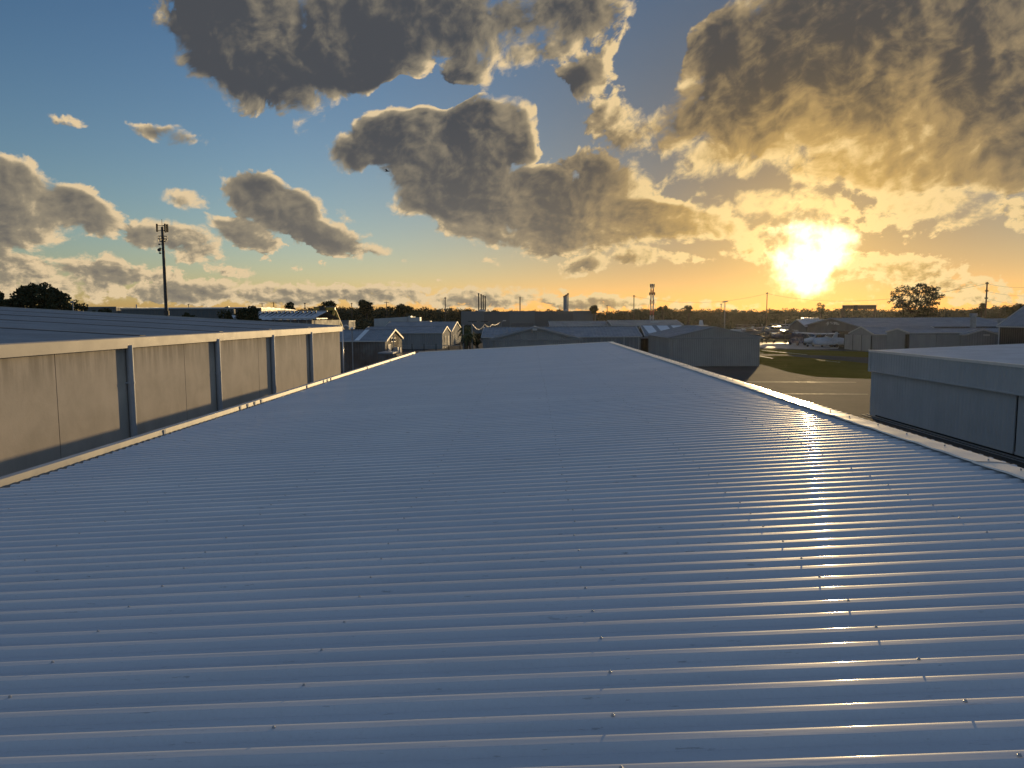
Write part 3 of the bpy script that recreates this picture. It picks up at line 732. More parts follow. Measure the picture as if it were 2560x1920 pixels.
# details on the nearest shed's gable (plane X = -16.05)
def onx(px, py, X): return atX(px, py, X)
for a, b in ((977.5, 981.5), (984.5, 988.5)):
    p0 = onx(a, 853.5, -16.02); p1 = onx(b, 845.5, -16.02); sash(ta, 'x+', p0.y, p1.y, p0.z, p1.z, -16.04)
p0 = onx(970.5, 877, -16.02); p1 = onx(976.5, 862, -16.02); sash(ta, 'x+', p0.y, p1.y, p0.z, p1.z, -16.04, 'white', 'door')
p = onx(983.5, 850, -15.95); MB().tube((-15.93, p.y, 1.0), (-15.93, p.y, 4.0), .05, 8).build('downpipe', M['trim'], ta)
p0 = onx(968, 882, -15); cn = MB(); cn.box(-16.0, -14.4, p0.y, p0.y + 4.2, p0.z - .12, p0.z + .02); cn.build('canopy', M['roof_far'], ta)
for px, w in ((987, .7), (994, .6)):
    q = onx(px, 882, -15.9); a = MB(); a.box(-15.98, -15.55, q.y, q.y + w, q.z - .1, q.z + .65); a.build('air_conditioner', M['white'], ta)
# skylight on its roof
xa, xb = -27.2, -24.9
xs0, xs1 = at(886, 852, 80).x, at(898, 852, 80).x
MB().add([(xs0, 79.9, 3.42), (xs1, 79.9, 3.42), (xs1 + .1, 85.0, 4.54), (xs0 + .1, 85.0, 4.54)], [(0,1,2,3)]).build('skylight', M['skylight'], ta)
for t_, X, ys_ in ((tb, -16.34, (138.5, 144)), (tc_, -16.24, (152,))):
    for yy in ys_:
        sash(t_, 'x+', yy, yy + 1.0, .1, 2.1, X, 'wall_dark' if yy != 144 else 'white', 'door')

# parapet building behind them with a sunlit sign frame
tp = thing('parapet_building', 'pale box building with a sloping parapet and sunlit plant screen behind the sheds', 'building', (-40, 205, 0))
a = at(935, 797, 200); b = at(1019, 792, 200)
mb = MB(); mb.extrude([(a.x, 200, 0), (b.x, 200, 0), (b.x, 200, b.z), (a.x, 200, a.z)], (0, 14, 0)); mb.build('wall', M['wall_white'], tp)
c = at(1021, 804, 200); d_ = at(1049, 791, 200)
mb = MB(); mb.box(c.x, (c.x + d_.x) / 2 - .9, 200, 203, 3, d_.z + .15); mb.box((c.x + d_.x) / 2 - .9, d_.x, 200, 203, 3, d_.z - .25); mb.build('plant_screen', M['trim'], tp)
e = at(1075, 803, 200); MB().box(d_.x, e.x, 200, 204, 3, e.z + .05).build('side_roof', M['trim'], tp)

# ------------------------------------------------------------------ grey factory with stacks
def factory():
    Y = 262; zt = at(1320, 778.5, Y).z
    cuts = [(1153,'factory_a'),(1210,'factory_b'),(1274,'factory_a'),(1337,'factory_b'),(1433,'factory_a'),(1490,None)]
    X = [at(c[0], 790, Y).x for c in cuts]
    t = thing('factory', 'wide flat-topped grey factory with two clusters of tall exhaust stacks', 'factory', ((X[0]+X[-1])/2, Y + 20, 0))
    for i in range(5):
        pr = .25 * (i % 2 == 0)
        MB().box(X[i], X[i+1], Y - pr, Y + .6, 0, zt + (.15 if i % 2 == 0 else 0)).build('wall_panel', M[cuts[i][1]], t)
    MB().box(X[0] + .5, X[-1] - .5, Y + .7, Y + 45, 0, zt - .3).build('rear_block', M['factory_b'], t)
    x0, x1 = X[2] + .5, X[3] - .5; zz = at(1300, 808, Y).z
    MB().box(x0, x1, Y - .7, Y - .3, 0, zz).build('roller_door', M['factory_b'], t)
    for (pxs, tops, r, base) in (((1196.5, 1203, 1208, 1213), (733, 735.5, 738, 740), .24, .55), ((1410, 1413.2, 1416, 1420), (740, 738, 736, 733), .26, .6)):
        for k, (px, ty) in enumerate(zip(pxs, tops)):
            q = at(px, ty, Y + 6); s = MB()
            s.tube((q.x, Y + 6, zt - .4), (q.x, Y + 6, q.z), r + .05 * (px > 1400 and k in (1, 2)), 12, r * .9)
            o = s.build('exhaust_stack', M['steel' if px > 1400 else 'wood'], t, smooth=True)
            o.data.set_sharp_from_angle(angle=R(40))
            MB().tube((q.x, Y + 6, q.z - .5), (q.x, Y + 6, q.z), r * 1.25, 12).build('cap', M['wood'], o)
        mb = MB(); a = at(pxs[0] - 1, 775, Y + 6).x; b = at(pxs[-1] + 1, 775, Y + 6).x
        mb.box(a, b, Y + 5, Y + 7, zt - .4, zt + .35); mb.box(a + .4, b - .3, Y + 5.3, Y + 6.7, zt + .3, zt + .8); mb.build('plant_base', M['trim'], t)
    q = at(1300, 742, Y + 10); MB().tube((q.x, Y + 10, zt - .4), (q.x, Y + 10, q.z), .2, 10).build('exhaust_stack', M['wood'], t)
factory()

# ------------------------------------------------------------------ left background
def box_building(name, label, cat, x0, x1, y0, y1, h, wm, rm, cap='trim', rise=.0):
    t = thing(name, label, cat, ((x0+x1)/2, (y0+y1)/2, 0))
    w = MB(); ribbed_box(w, (x0, y0), (x1, y0), 0, h, (0,-1,0), .6, .04); ribbed_box(w, (x0, y1), (x1, y1), 0, h, (0,1,0), .6, .04)
    ribbed_box(w, (x0, y0), (x0, y1), 0, h, (-1,0,0), .6, .04); ribbed_box(w, (x1, y0), (x1, y1), 0, h, (1,0,0), .6, .04); w.build('wall', M[wm], t)
    ym = (y0 + y1) / 2
    r = MB(); r.extrude([(x0-.1, y0-.1, h), (x0-.1, ym, h + rise), (x0-.1, y1+.1, h), (x0-.1, y1+.1, h-.15), (x0-.1, y0-.1, h-.15)], (x1 - x0 + .2, 0, 0)); ro = r.build('roof', M[rm], t)
    MB().bar((x0-.12, y0-.16, h), (x1+.12, y0-.16, h), .1, .16).build('eave_flashing', M[cap], ro)
    return t
Yw = 150
a, b = at(302, 766, Yw), at(585, 774, Yw)
tl = box_building('long_warehouse', 'long dark-sided warehouse with a gleaming roof edge behind the telecom mast', 'warehouse', a.x, b.x, Yw, Yw + 40, (a.z + b.z) / 2 - .1, 'factory_b', 'roof_pale', 'trim', .5)
q = at(339, 764, Yw); MB().tube((q.x, Yw + .3, q.z - 1), (q.x, Yw + .3, q.z + .25), .12, 8).build('vent_pipe', M['trim'], tl)
a, b = at(216, 768, Yw + 5), at(300, 767, Yw + 5)
box_building('side_warehouse', 'dark low warehouse wing between the big tree and the long warehouse', 'warehouse', a.x, b.x - .3, Yw + 4, Yw + 40, a.z, 'factory_b', 'roof_far', 'roof_far', .2)

# sawtooth-lit warehouse
def skylit():
    Y = 118; x0 = at(549, 790, Y).x; x1 = at(779, 790, Y).x
    zr = at(660, 780, Y + 9).z; ze = at(660, 800, Y).z
    t = thing('skylit_warehouse', 'warehouse with a pale roof and a row of skylight frames by the yellow gantry crane', 'warehouse', ((x0+x1)/2, Y + 8, 0))
    w = MB(); ribbed_box(w, (x0, Y), (x1, Y), 0, ze, (0,-1,0), .5, .04); w.box(x0, x1, Y + .1, Y + 18, 0, ze - .1); w.build('wall', M['wall_dark'], t)
    r = MB(); corr(r, (x0, Y - .3, ze), (x1, Y - .3, ze), (x0, Y + 9, zr), (x1, Y + 9, zr), 1.2, .05, (0,0,1)); corr(r, (x0, Y + 18, ze), (x1, Y + 18, ze), (x0, Y + 9, zr), (x1, Y + 9, zr), 1.2, .05, (0,0,1))
    ro = r.build('roof', M['roof_pale'], t)
    n = 13
    for i in range(n):
        x = x0 + (x1 - x0) * (.38 + .60 * i / (n - 1)) - 1.0
        f = MB(); f.bar((x, Y + 3.5, ze + .55), (x - .2, Y + 8, zr - .05), .13, .13); f.bar((x, Y + 6.8, zr - .5), (x, Y + 6.8, zr + .12), .12, .12); f.build('skylight_frame', M['black'], ro)
    MB().box(x0 - .1, x1 + .1, Y + 8.8, Y + 9.2, zr + .04, zr + .16).build('ridge_cap', M['trim'], ro)
    aw = MB(); a = at(690, 799, Y - 6); b = at(801, 799, Y - 6); aw.box(a.x, b.x, Y - 8, Y - 2, a.z + .05, a.z + .22); k = aw.build('awning', M['trim'], t)
    pp = MB()
    for i in range(6):
        x = a.x + .4 + (b.x - a.x - .8) * i / 5; pp.tube((x, Y - 7.7, 0), (x, Y - 7.7, a.z + .04), .06, 6)
    pp.build('awning_post', M['steel'], k)
skylit()
a, b = at(588, 771, 128), at(653, 771, 128)
box_building('dark_plant_block', 'black flat-topped block rising over the skylit warehouse roof', 'building', a.x, b.x, 128, 136, a.z, 'black', 'black', 'black')
a, b = at(770, 806, 160), at(855, 806, 160)
box_building('low_store', 'low grey store under the yellow gantry crane', 'building', a.x, b.x, 166, 172, at(800, 802, 166).z, 'wall_sheet', 'roof_far', 'roof_far')

def gantry(label, Y, L, Rr, top, bot, legs, m, group):
    """legs: list of (foot px a, foot px b, head px) A-frames; top/bot: beam pixel rows"""
    t = thing('gantry_crane', label, 'crane', (at((L+Rr)/2, 790, Y).x, Y, 0), group)
    a, b = at(L, top, Y), at(Rr, top, Y); zb = at(L, bot, Y).z
    MB().box(a.x, b.x, Y - .35, Y + .35, zb, a.z).build('beam', M[m], t)
    MB().box(a.x - .1, b.x + .5, Y - .5, Y + .5, a.z, a.z + .08).build('walkway', M['steel'], t)
    for fa, fb, hd in legs:
        h = at(hd, bot, Y)
        for fx in (fa, fb):
            f = at(fx, 812, Y); x = h.x + (f.x - h.x) * (h.z / max(.1, h.z - f.z)) if f.z < h.z else f.x
            MB().bar((x, Y, 0), (h.x + (.1 if fx > hd else -.1), Y, h.z), .42, .42).build('leg', M[m], t)
    hx = a.x + (b.x - a.x) * .3
    MB().box(hx, hx + 1.2, Y - .8, Y - .4, zb - .3, a.z + .1).build('hoist', M['black'], t)
gantry('yellow gantry crane standing behind the corner of the concrete warehouse', 150, 785, 838, 768, 776, ((775,800,787),(826,852,837)), 'yellow', 'gantry cranes')
gantry('dark gantry crane silhouetted against the trees left of the spreading gum', 240, 2107, 2190, 763.5, 773, ((2099,2114,2108),(2180,2196,2188)), 'wood', 'gantry cranes')

# ------------------------------------------------------------------ right background buildings
# dark hangar with its open door painted as shade, gable toward the taxiway
th = gable('dark_hangar', 'large dark gable hangar with a shade-painted doorway and a pale emblem under its peak', 'hangar', 60, 88, 132, 157.5, 'x', 3.75, 5.25, 'wall_dark', 'roof_far', trim='roof_far', pitch=.5, dep=.05, over=.4)
MB().box(59.86, 59.96, 134, 144.5, .02, 2.9).build('doorway', M['dark'], th)  # near-black panel on the wall, standing for shade inside the opening
em = MB()
def emx(px, py): p = atX(px, py, 59.85); return (59.84, p.y, p.z)
em.extrude([emx(2064,810), emx(2072,803), emx(2075,806), emx(2069,814)], (-.04, 0, 0)); em.extrude([emx(2075,804), emx(2098,806), emx(2099,812), emx(2076,811)], (-.04, 0, 0)); em.build('emblem', M['silver'], th)
gable('roof_block', 'grey roofed block continuing right of the dark hangar with a tall flue', 'building', 88.2, 104, 131, 156, 'x', 3.7, 5.0, 'wall_sheet', 'roof_far', pitch=.5, dep=.05)
for px, ty, by, r, lb in ((2434, 783, 814, .45, 'tall round metal flue on the long roof behind the pale hangar'), (2502, 798, 812, .40, 'short round metal flue beside the steep roofed building')):
    a = at(px, ty, 128); b = at(px, by, 128)
    t = thing('flue', lb, 'chimney', (a.x, 128, 0)); MB().tube((a.x, 128, 0), (a.x, 128, a.z - .4), r, 14).build('pipe', M['steel'], t, smooth=False); MB().tube((a.x, 128, a.z - .55), (a.x, 128, a.z), r * 1.35, 14).build('cowl', M['steel'], t)
th2 = gable('office_shed', 'small gable office with bright roof vents beside the parked aircraft', 'shed', 60, 72, 158.2, 168, 'x', 3.5, 4.9, 'wall_dark', 'roof_pale', pitch=.5, dep=.05, over=.3)
for px in (1985, 1990, 1995):
    p = atX(px, 830, 59.9); sash(th2, 'x-', p.y, p.y + 1.0, 1.2, 2.6, 59.9, 'silver')
for px in (2010, 2020, 2032, 2040):
    q = at(px, 803, 163); MB().box(q.x - .5, q.x + .5, 162.6, 163.6, 4.6, 5.35).build('roof_vent', M['white'], th2)
# pale door shed
ti = gable('door_shed', 'pale gable shed with three tall doors at the edge of the grass', 'shed', 55, 66, 116.5, 125.5, 'x', 2.8, 3.95, 'wall_sheet', 'roof_far', pitch=.3, dep=.035, over=.15)
ys_ = [atX(p, 850, 54.9).y for p in (2112, 2133, 2155, 2179)]
for a, b in zip(ys_, ys_[1:]):
    lo, hi = sorted((a, b)); MB().box(54.84, 54.92, lo + .06, hi - .06, .05, 2.6).build('door', M['door_sheet'], ti)
d = MB()
for y_ in ys_: d.box(54.80, 54.93, y_ - .05, y_ + .05, 0, 2.65)
d.build('door_jamb', M['black'], ti)
# long pale shed, side toward the camera
tj = gable('sliding_door_shed', 'long pale shed with low eaves and a broad sliding door behind the right hangar roof', 'shed', 52, 67.5, 100, 106.3, 'x', 3.45, 3.95, 'wall_sheet', 'roof_far', pitch=.35, dep=.03, over=.15)
for a, b in ((2274, 2339), (2341, 2412)):
    xa, xb = at(a, 850, 99.9).x, at(b, 850, 99.9).x; MB().box(xa, xb, 99.82, 99.93, .05, 3.2).build('sliding_door', M['door_sheet'], tj)
x_ = at(2265, 850, 99.8).x; MB().box(x_ - .1, x_ + .15, 99.7, 99.95, 0, 3.3).build('post', M['black'], tj)
x_ = at(2270.5, 850, 99.8).x; MB().box(x_ - .06, x_ + .06, 99.7, 99.95, 0, 3.3).build('post', M['black'], tj)
tq = gable('gable_store', 'grey gable-fronted store with a small pale plate right of the broad sliding door', 'shed', at(2415,840,98.5).x, at(2499,840,98.5).x, 98.5, 99.7, 'y', 3.2, 3.85, 'wall_sheet', 'roof_far', pitch=.35, dep=.03, over=.1)
p = at(2468, 838, 98.3); MB().box(p.x - .45, p.x + .4, 98.36, 98.42, p.z - .1, p.z + .12).build('plate', M['trim'], tq)
# steep roof at the right edge
tk = thing('steep_roofed_building', 'black walled building with a steep blue-grey roof cut off by the right edge of view', 'building', (62, 93, 0))
a = at(2500, 812, 92); b = at(2560, 770, 92); zs = (b.z - a.z) / (b.x - a.x); xk = a.x; zk = a.z
tk.location = (xk + 8, 75, 0); ORI[tk.name] = Vector((xk + 8, 75, 0))
r = MB(); n_ = (-zs, 0, 1)
corr(r, (xk-.2, 58, zk-.2*zs), (xk-.2, 92.2, zk-.2*zs), (xk+8, 58, zk+8*zs), (xk+8, 92.2, zk+8*zs), .4, .04, (0,0,1)); corr(r, (xk+16.2, 58, zk-.2*zs), (xk+16.2, 92.2, zk-.2*zs), (xk+8, 58, zk+8*zs), (xk+8, 92.2, zk+8*zs), .4, .04, (0,0,1))
ro = r.build('roof', M['roof_far'], tk)
g = MB(); g.bar((xk-.2, 92.25, zk-.2*zs+.02), (xk+8, 92.25, zk+8*zs+.02), .06, .22); g.build('barge_board', M['trim'], ro)
MB().bar((xk-.28, 58, zk-.22), (xk-.28, 92.2, zk-.22), .14, .14).build('gutter', M['trim'], ro)
w = MB(); corr(w, (xk, 58, 0), (xk, 92, 0), (xk, 58, zk), (xk, 92, zk), .4, .03, (-1,0,0))
zt_ = lambda p: zk + zs * ((p.x-xk) if p.x < xk+8 else (xk+16-p.x))
corr(w, (xk, 92, 0), (xk+16, 92, 0), (xk, 92, zk), (xk+16, 92, zk), .4, .03, (0,1,0), zt_); corr(w, (xk, 58, 0), (xk+16, 58, 0), (xk, 58, zk), (xk+16, 58, zk), .4, .03, (0,-1,0), zt_)
corr(w, (xk+16, 58, 0), (xk+16, 92, 0), (xk+16, 58, zk), (xk+16, 92, zk), .4, .03, (1,0,0)); w.build('wall', M['black'], tk)
MB().box(xk-.08, xk+.05, 91.9, 92.1, 0, zk-.1).build('corner_post', M['trim'], tk)

# ------------------------------------------------------------------ poles, masts, wires
def mast():
    Y = 95; p = at(416.5, 790, Y); x = p.x; top = at(404, 548, Y).z; zt = top - 1.0
    t = thing('telecom_mast', 'tall black telecom monopole with antenna head rising behind the concrete warehouse', 'mast', (x, Y, 0))
    MB().tube((x, Y, 0), (x, Y, zt), .27, 14, .16).build('pole', M['pole'], t, smooth=False)
    z = lambda py: at(410, py, Y).z
    h = MB(); zt0, zb0 = z(560), z(580)
    for an in (200, 330, 80, 20):
        c, s = math.cos(R(an)), math.sin(R(an)); r = .62
        cx, cy = x + r * c, Y + r * s
        h.bar((cx, cy, zb0), (cx, cy, zt0), .26, .14)
        h.bar((x, Y, zb0 + .2), (cx, cy, zb0 + .2), .06); h.bar((x, Y, zt0 - .2), (cx, cy, zt0 - .2), .06)
    h.build('antenna', M['dark'], t)
    MB().tube((x, Y, zt - .1), (x, Y, top), .03, 6).build('lightning_rod', M['black'], t)
    pl = MB(); zp = z(597)
    for k in range(12):
        a0, a1 = 2*math.pi*k/12, 2*math.pi*(k+1)/12; r = .58
        for dz in (0, .33, -.35):
            rr = r if dz >= 0 else .4
            pl.bar((x + rr*math.cos(a0), Y + rr*math.sin(a0), zp + dz), (x + rr*math.cos(a1), Y + rr*math.sin(a1), zp + dz), .05)
        if k % 3 == 0: pl.bar((x + r*math.cos(a0), Y + r*math.sin(a0), zp - .35), (x + r*math.cos(a0), Y + r*math.sin(a0), zp + .33), .04); pl.bar((x, Y, zp - .5), (x + r*math.cos(a0), Y + r*math.sin(a0), zp), .05)
    pl.build('platform', M['black'], t)
    d = MB()
    for py, o, r in ((611, -.42, .10), (621, -.32, .10), (625, -.46, .22), (633, -.38, .12)):
        zz = z(py); d.bar((x, Y, zz), (x + o, Y - .1, zz), .05); d.tube((x + o, Y - .25, zz), (x + o, Y - .05, zz), r, 10)
    d.build('dish', M['black'], t)
    MB().tube((x, Y, z(777)), (x, Y, z(788)), .34, 14).build('equipment_collar', M['pole'], t)
mast()

def power_pole(px, top, Y, label, arms=1, red=False, r=.13):
    q = at(px, top, Y); t = thing('power_pole', label, 'pole', (q.x, Y, 0), 'power poles')
    MB().tube((q.x, Y, 0), (q.x, Y, q.z), r * 1.3, 8, r).build('pole', M['wood'], t)
    c = MB()
    for k in range(1 if arms == 4 else arms):
        z = q.z - .35 - 1.5 * k; w = {1: .35, 2: .95, 3: .30, 4: .9}[arms]
        c.bar((q.x - w, Y, z), (q.x + w, Y, z), .13); 
        for s in (-w, -w * .5, w * .5, w): c.tube((q.x + s, Y, z), (q.x + s, Y, z + .25), .05, 6)
    c.build('crossarm', M['wood'], t)
    return Vector((q.x, Y, q.z - .35))
pp = [
 (471,760,300,'far thin power pole over the long warehouse roof, left of the telecom cluster',1), (655,757,260,'power pole left of the double-armed pole over the skylit roof',4),
 (684,755,240,'double-armed power pole over the skylit warehouse roof',2), (762,757,260,'power pole just left of the yellow gantry crane',1),
 (879,757,290,'slim power pole between the gantry crane and the leafy treetop',1), (966,754,270,'power pole with one crossarm over the wood behind the sheds',4),
 (1113,743,230,'tall power pole left of the factory stacks',1), (1518,763,330,'short distant pole right of the factory',1), (1585,738,240,'tall timber pole left of the radio tower',1),
 (1803,759,300,'short pole just left of the floodlight mast',1), (1918,731,240,'tall timber pole standing below the sun glare',1), (2468,705,150,'tallest timber pole, right of the spreading gum tree',3)]
heads = [power_pole(a, b, c, d_, e_) for a, b, c, d_, e_ in pp]
def wire(a, b, sag, label, r=.02):
    mb = MB(); n = 14; pr = None
    for i in range(n + 1):
        t = i / n; p = a.lerp(b, t); p.z -= sag * 4 * t * (1 - t)
        if pr is not None: mb.tube(pr, p, r, 4, caps=False)
        pr = p
    tag(mb.build('overhead_wire', M['black']), label, 'wire', 'overhead wires')
far = at(2640, 712, 120)
wire(heads[-1], far, .6, 'uppermost overhead wire running right from the tallest timber pole')
wire(heads[-1] - Vector((0,0,1.5)), far - Vector((0,0,1.5)), .6, 'middle overhead wire running right from the tallest timber pole')
wire(heads[-1] - Vector((0,0,3)), far - Vector((0,0,3)), .6, 'lowest overhead wire running right from the tallest timber pole')
wire(heads[-2], heads[-1], 3.0, 'long sagging wire between the pole in the glare and the tallest timber pole', .03)
wire(heads[8], heads[-2], 2.5, 'sagging wire between the radio tower and the sun glare', .03)

def radio_tower():
    Y = 215; top = at(1629, 710, Y); x = top.x + .2; zt = top.z
    t = thing('radio_tower', 'slender red and white lattice radio tower with two antenna rings above the trees', 'tower', (x, Y, 0))
    n = 10; hw = .55; L = MB(); 
    for s, m, nm in ((0, 'red', 'lattice'), (1, 'white', 'lattice')):
        L = MB()
        for k in range(n):
            if k % 2 != s: continue
            z0, z1 = zt * k / n, zt * (k + 1) / n
            w0 = hw * (1 - .35 * k / n); w1 = hw * (1 - .35 * (k + 1) / n)
            for sx, sy in ((-1,-1),(1,-1),(1,1),(-1,1)): L.bar((x + sx*w0, Y + sy*w0, z0), (x + sx*w1, Y + sy*w1, z1), .12)
            for a, b in (((-1,-1),(1,-1)), ((-1,1),(1,1)), ((-1,-1),(-1,1)), ((1,-1),(1,1))):
                L.bar((x + a[0]*w0, Y + a[1]*w0, z0), (x + b[0]*w1, Y + b[1]*w1, z1), .07); L.bar((x + b[0]*w0, Y + b[1]*w0, z0), (x + a[0]*w1, Y + a[1]*w1, z1), .07)
        L.build(nm, M[m], t)
    for (pa, pb, rr) in ((710, 718, .42), (731, 738, .62)):
        A = MB(); za, zb = at(1629, pa, Y).z, at(1629, pb, Y).z
        for an in (0, 60, 120, 180, 240, 300):
            cx, cy = x + (rr + .2) * math.cos(R(an + 15)), Y + (rr + .2) * math.sin(R(an + 15)); A.bar((cx, cy, zb), (cx, cy, za), .28, .18); A.bar((x, Y, (za+zb)/2), (cx, cy, (za+zb)/2), .06)
        A.build('antenna_ring', M['black'], t)
    g = MB()
    for dx in (-1, 1): g.tube((x + dx * 3.0, Y, 0), (x + dx * .3, Y, at(1629, 740, Y).z), .03, 4)
    g.build('guy_wire', M['black'], t)
radio_tower()

def flood_mast(px, top, Y, w, label, name='floodlight_mast'):
    q = at(px, top, Y); t = thing(name, label, 'light mast', (q.x, Y, 0), 'floodlight masts')
    MB().tube((q.x, Y, 0), (q.x, Y, q.z), .11, 8, .07).build('pole', M['steel'], t)
    h = MB(); h.bar((q.x - w, Y, q.z + .05), (q.x + w, Y, q.z + .2), .5, .18); h.build('lamp_head', M['steel'], t)
flood_mast(1812.5, 756, 130, .42 * 1, 'floodlight mast with a wide flat head beyond the wide gable hangar')
flood_mast(568, 770, 110, .30, 'floodlight on a thin pole in front of the skylit warehouse')
flood_mast(182, 757, 100, .25, 'small floodlight beside the big dark tree at left')

def tail():
    Y = 150; a = at(1752, 815, Y); t = thing('parked_aircraft', 'aircraft of which only the tall pale tail fin shows over the gable hangar roof', 'aircraft', (a.x, Y, 0), 'parked light aircraft')
    zb = at(1752, 813, Y).z; zt = at(1752, 800, Y).z
    MB().extrude([(a.x - .5, Y, zb - .6), (a.x + .75, Y, zb - .6), (a.x + .3, Y, zt), (a.x - .25, Y, zt)], (0, .12, 0)).build('fin', M['white'], t)
    MB().box(a.x - .9, a.x + 1.1, Y - 1.8, Y + 1.8, zb - .1, zb).build('tailplane', M['white'], t)
    rings = []
    for yy, r, z in ((Y - 9, .2, 2.2), (Y - 7, 1.0, 2.2), (Y - 3, 1.1, 2.3), (Y - .5, .6, 2.9), (Y + .6, .25, 3.2)):
        rings.append([(a.x + .1 + r*math.cos(2*math.pi*k/12), yy, z + r*math.sin(2*math.pi*k/12)) for k in range(12)])
    MB().loft(rings).build('fuselage', M['white'], t, smooth=True)
    w = MB()
    for sx, yy in ((-1.2, Y-4), (1.3, Y-4), (.05, Y-7.5)): w.tube((a.x + sx - .1, yy, .35), (a.x + sx + .1, yy, .35), .35, 12); w.bar((a.x + sx, yy, .4), (a.x + sx*.5, yy, 1.6), .1)
    w.build('undercarriage', M['tyre'], t)
tail()

# festoon poles, lights, lamp
def post(px, top, bot, Y, r, label, m='pole', cat='pole'):
    a = at(px, top, Y); t = MB().tube((a.x, Y, 0), (a.x, Y, a.z), r, 8).build('yard_pole', M[m]); tag(t, label, cat, 'yard poles'); return Vector((a.x, Y, a.z))
f1 = post(1180, 808, 870, 112, .10, 'grey pole at the left end of the festoon lights', 'steel')
post(1158, 812, 870, 112, .10, 'grey pole between the farthest gable shed and the palms', 'steel')
f4 = post(1249, 806, 840, 135, .06, 'thin pole at the right end of the festoon lights', 'steel')
pts = [f1, at(1212, 809, 119), at(1230, 811, 126), f4]
fs_ = thing('festoon_lights', 'draped string of pale festoon lights sagging in three swags in front of the grey factory', 'string lights', f1)
for a, b, sag in zip(pts, pts[1:], (.95, .5, .25)):
    mb = MB(); gl = MB(); pr = None; n = 16
    for i in range(n + 1):
        t = i / n; p = a.lerp(b, t); p.z -= sag * 4 * t * (1 - t)
        if pr is not None: mb.tube(pr, p, .028, 5, caps=False)
        if i % 2: gl.tube(p - Vector((0, 0, .14)), p, .05, 6)
        pr = p
    o = mb.build('cable', M['bulb'], fs_); gl.build('bulb', M['bulb'], o)
q = at(1252, 803, 135); sl = thing('street_lamp', 'small curved street lamp at the right end of the festoon lights', 'street lamp', (f4.x + .3, 135, 0))
mb = MB(); mb.tube((f4.x + .3, 135, 0), (f4.x + .3, 135, q.z - .3), .05, 6); mb.tube((f4.x + .3, 135, q.z - .3), (f4.x + .7, 135, q.z + .1), .04, 6); mb.build('pole', M['steel'], sl)
MB().box(f4.x + .6, f4.x + 1.2, 134.85, 135.15, q.z + .02, q.z + .16).build('lamp_head', M['white'], sl)
for a, b in ((1170, 1193), (1202, 1222)):                       # cantilever light arms in front of the factory
    p, q = at(a, 803.5, 170), at(b, 803.5, 170); t = thing('yard_light', 'low double-headed yard light in front of the factory, %s of the pair' % ('left' if a == 1170 else 'right'), 'street lamp', ((p.x+q.x)/2, 170, 0))
    MB().tube(((p.x+q.x)/2, 170, 0), ((p.x+q.x)/2, 170, p.z), .08, 6).build('pole', M['black'], t); MB().bar(p, q, .3, .15).build('lamp_arm', M['black'], t)

# wire fence in front of the sheds
def fence():
    Y = 104; xs_ = [at(p, 865, Y).x for p in (1004, 1030, 1060, 1090, 1122, 1150)]; zt = at(1060, 864, Y).z
    t = thing('wire_fence', 'chain wire fence with dark posts in front of the middle gable shed', 'fence', (xs_[0], Y, 0))
    for i, x in enumerate(xs_): MB().tube((x, Y, 0), (x, Y, zt + (.25 if i in (1,2,3) else .05)), .06, 8).build('post', M['black'], t)
    MB().bar((xs_[0], Y, zt), (xs_[-1], Y, zt), .06).build('rail', M['steel'], t)
    w = MB(); L = xs_[-1] - xs_[0]; n = int(L / .14)
    for i in range(n):
        x = xs_[0] + i * .14
        w.tube((x, Y, 0), (min(x + zt, xs_[-1]), Y, min(zt, xs_[-1] - x)), .004, 3, caps=False); w.tube((x, Y, min(zt, x - xs_[0] + .01)), (x + 0, Y, 0), .004, 3, caps=False)
    w.build('mesh', M['steel'], t)
fence()
# curved duct and turbine vent on the low roof past the warehouse corner
q = at(862, 828, 62); dct = MB(); pr = None
for i in range(9):
    an = R(10 + 150 * i / 8); p = Vector((q.x + .1 - .30 * math.cos(an) * -1 * -1, 62, q.z + .15 + .35 * math.sin(an)))
    if pr is not None: dct.tube(pr, p, .06, 8)
    pr = p
dct.tube((q.x - .20, 62, 0), (q.x - .20, 62, q.z + .22), .06, 8)
tag(dct.build('vent_duct', M['white'], smooth=True), 'curved white vent duct just past the corner of the concrete warehouse', 'vent')
q = at(880, 822, 66); tv = thing('turbine_vent', 'small round pale turbine vent on a thin stem past the warehouse corner', 'vent', (q.x, 66, 0))
MB().tube((q.x, 66, 0), (q.x, 66, q.z - .1), .05, 8).build('stem', M['steel'], tv)
mb = MB(); mb.loft([[(q.x + r*math.cos(2*math.pi*k/12), 66 + r*math.sin(2*math.pi*k/12), q.z + z) for k in range(12)] for r, z in ((.07,-.15),(.15,-.08),(.17,0),(.14,.09),(.05,.14))]); mb.build('head', M['silver'], tv, smooth=True)

# ------------------------------------------------------------------ trees
def leaf_quads(mb, c, rad, n, size, rnd, flat=1.0):
    for _ in range(n):
        while True:
            d = Vector((rnd.uniform(-1,1), rnd.uniform(-1,1), rnd.uniform(-1,1)))
            if d.length <= 1: break
        p = c + Vector((d.x*rad, d.y*rad, d.z*rad*flat))
        a = Vector((rnd.gauss(0,1), rnd.gauss(0,1), rnd.gauss(0,1))).normalized(); b = a.orthogonal().normalized()
        s = size * rnd.uniform(.6, 1.3); t = s * rnd.uniform(.35, .8)
        mb.add([p - a*s, p - b*t, p + a*s, p + b*t], [(0,1,2,3)])

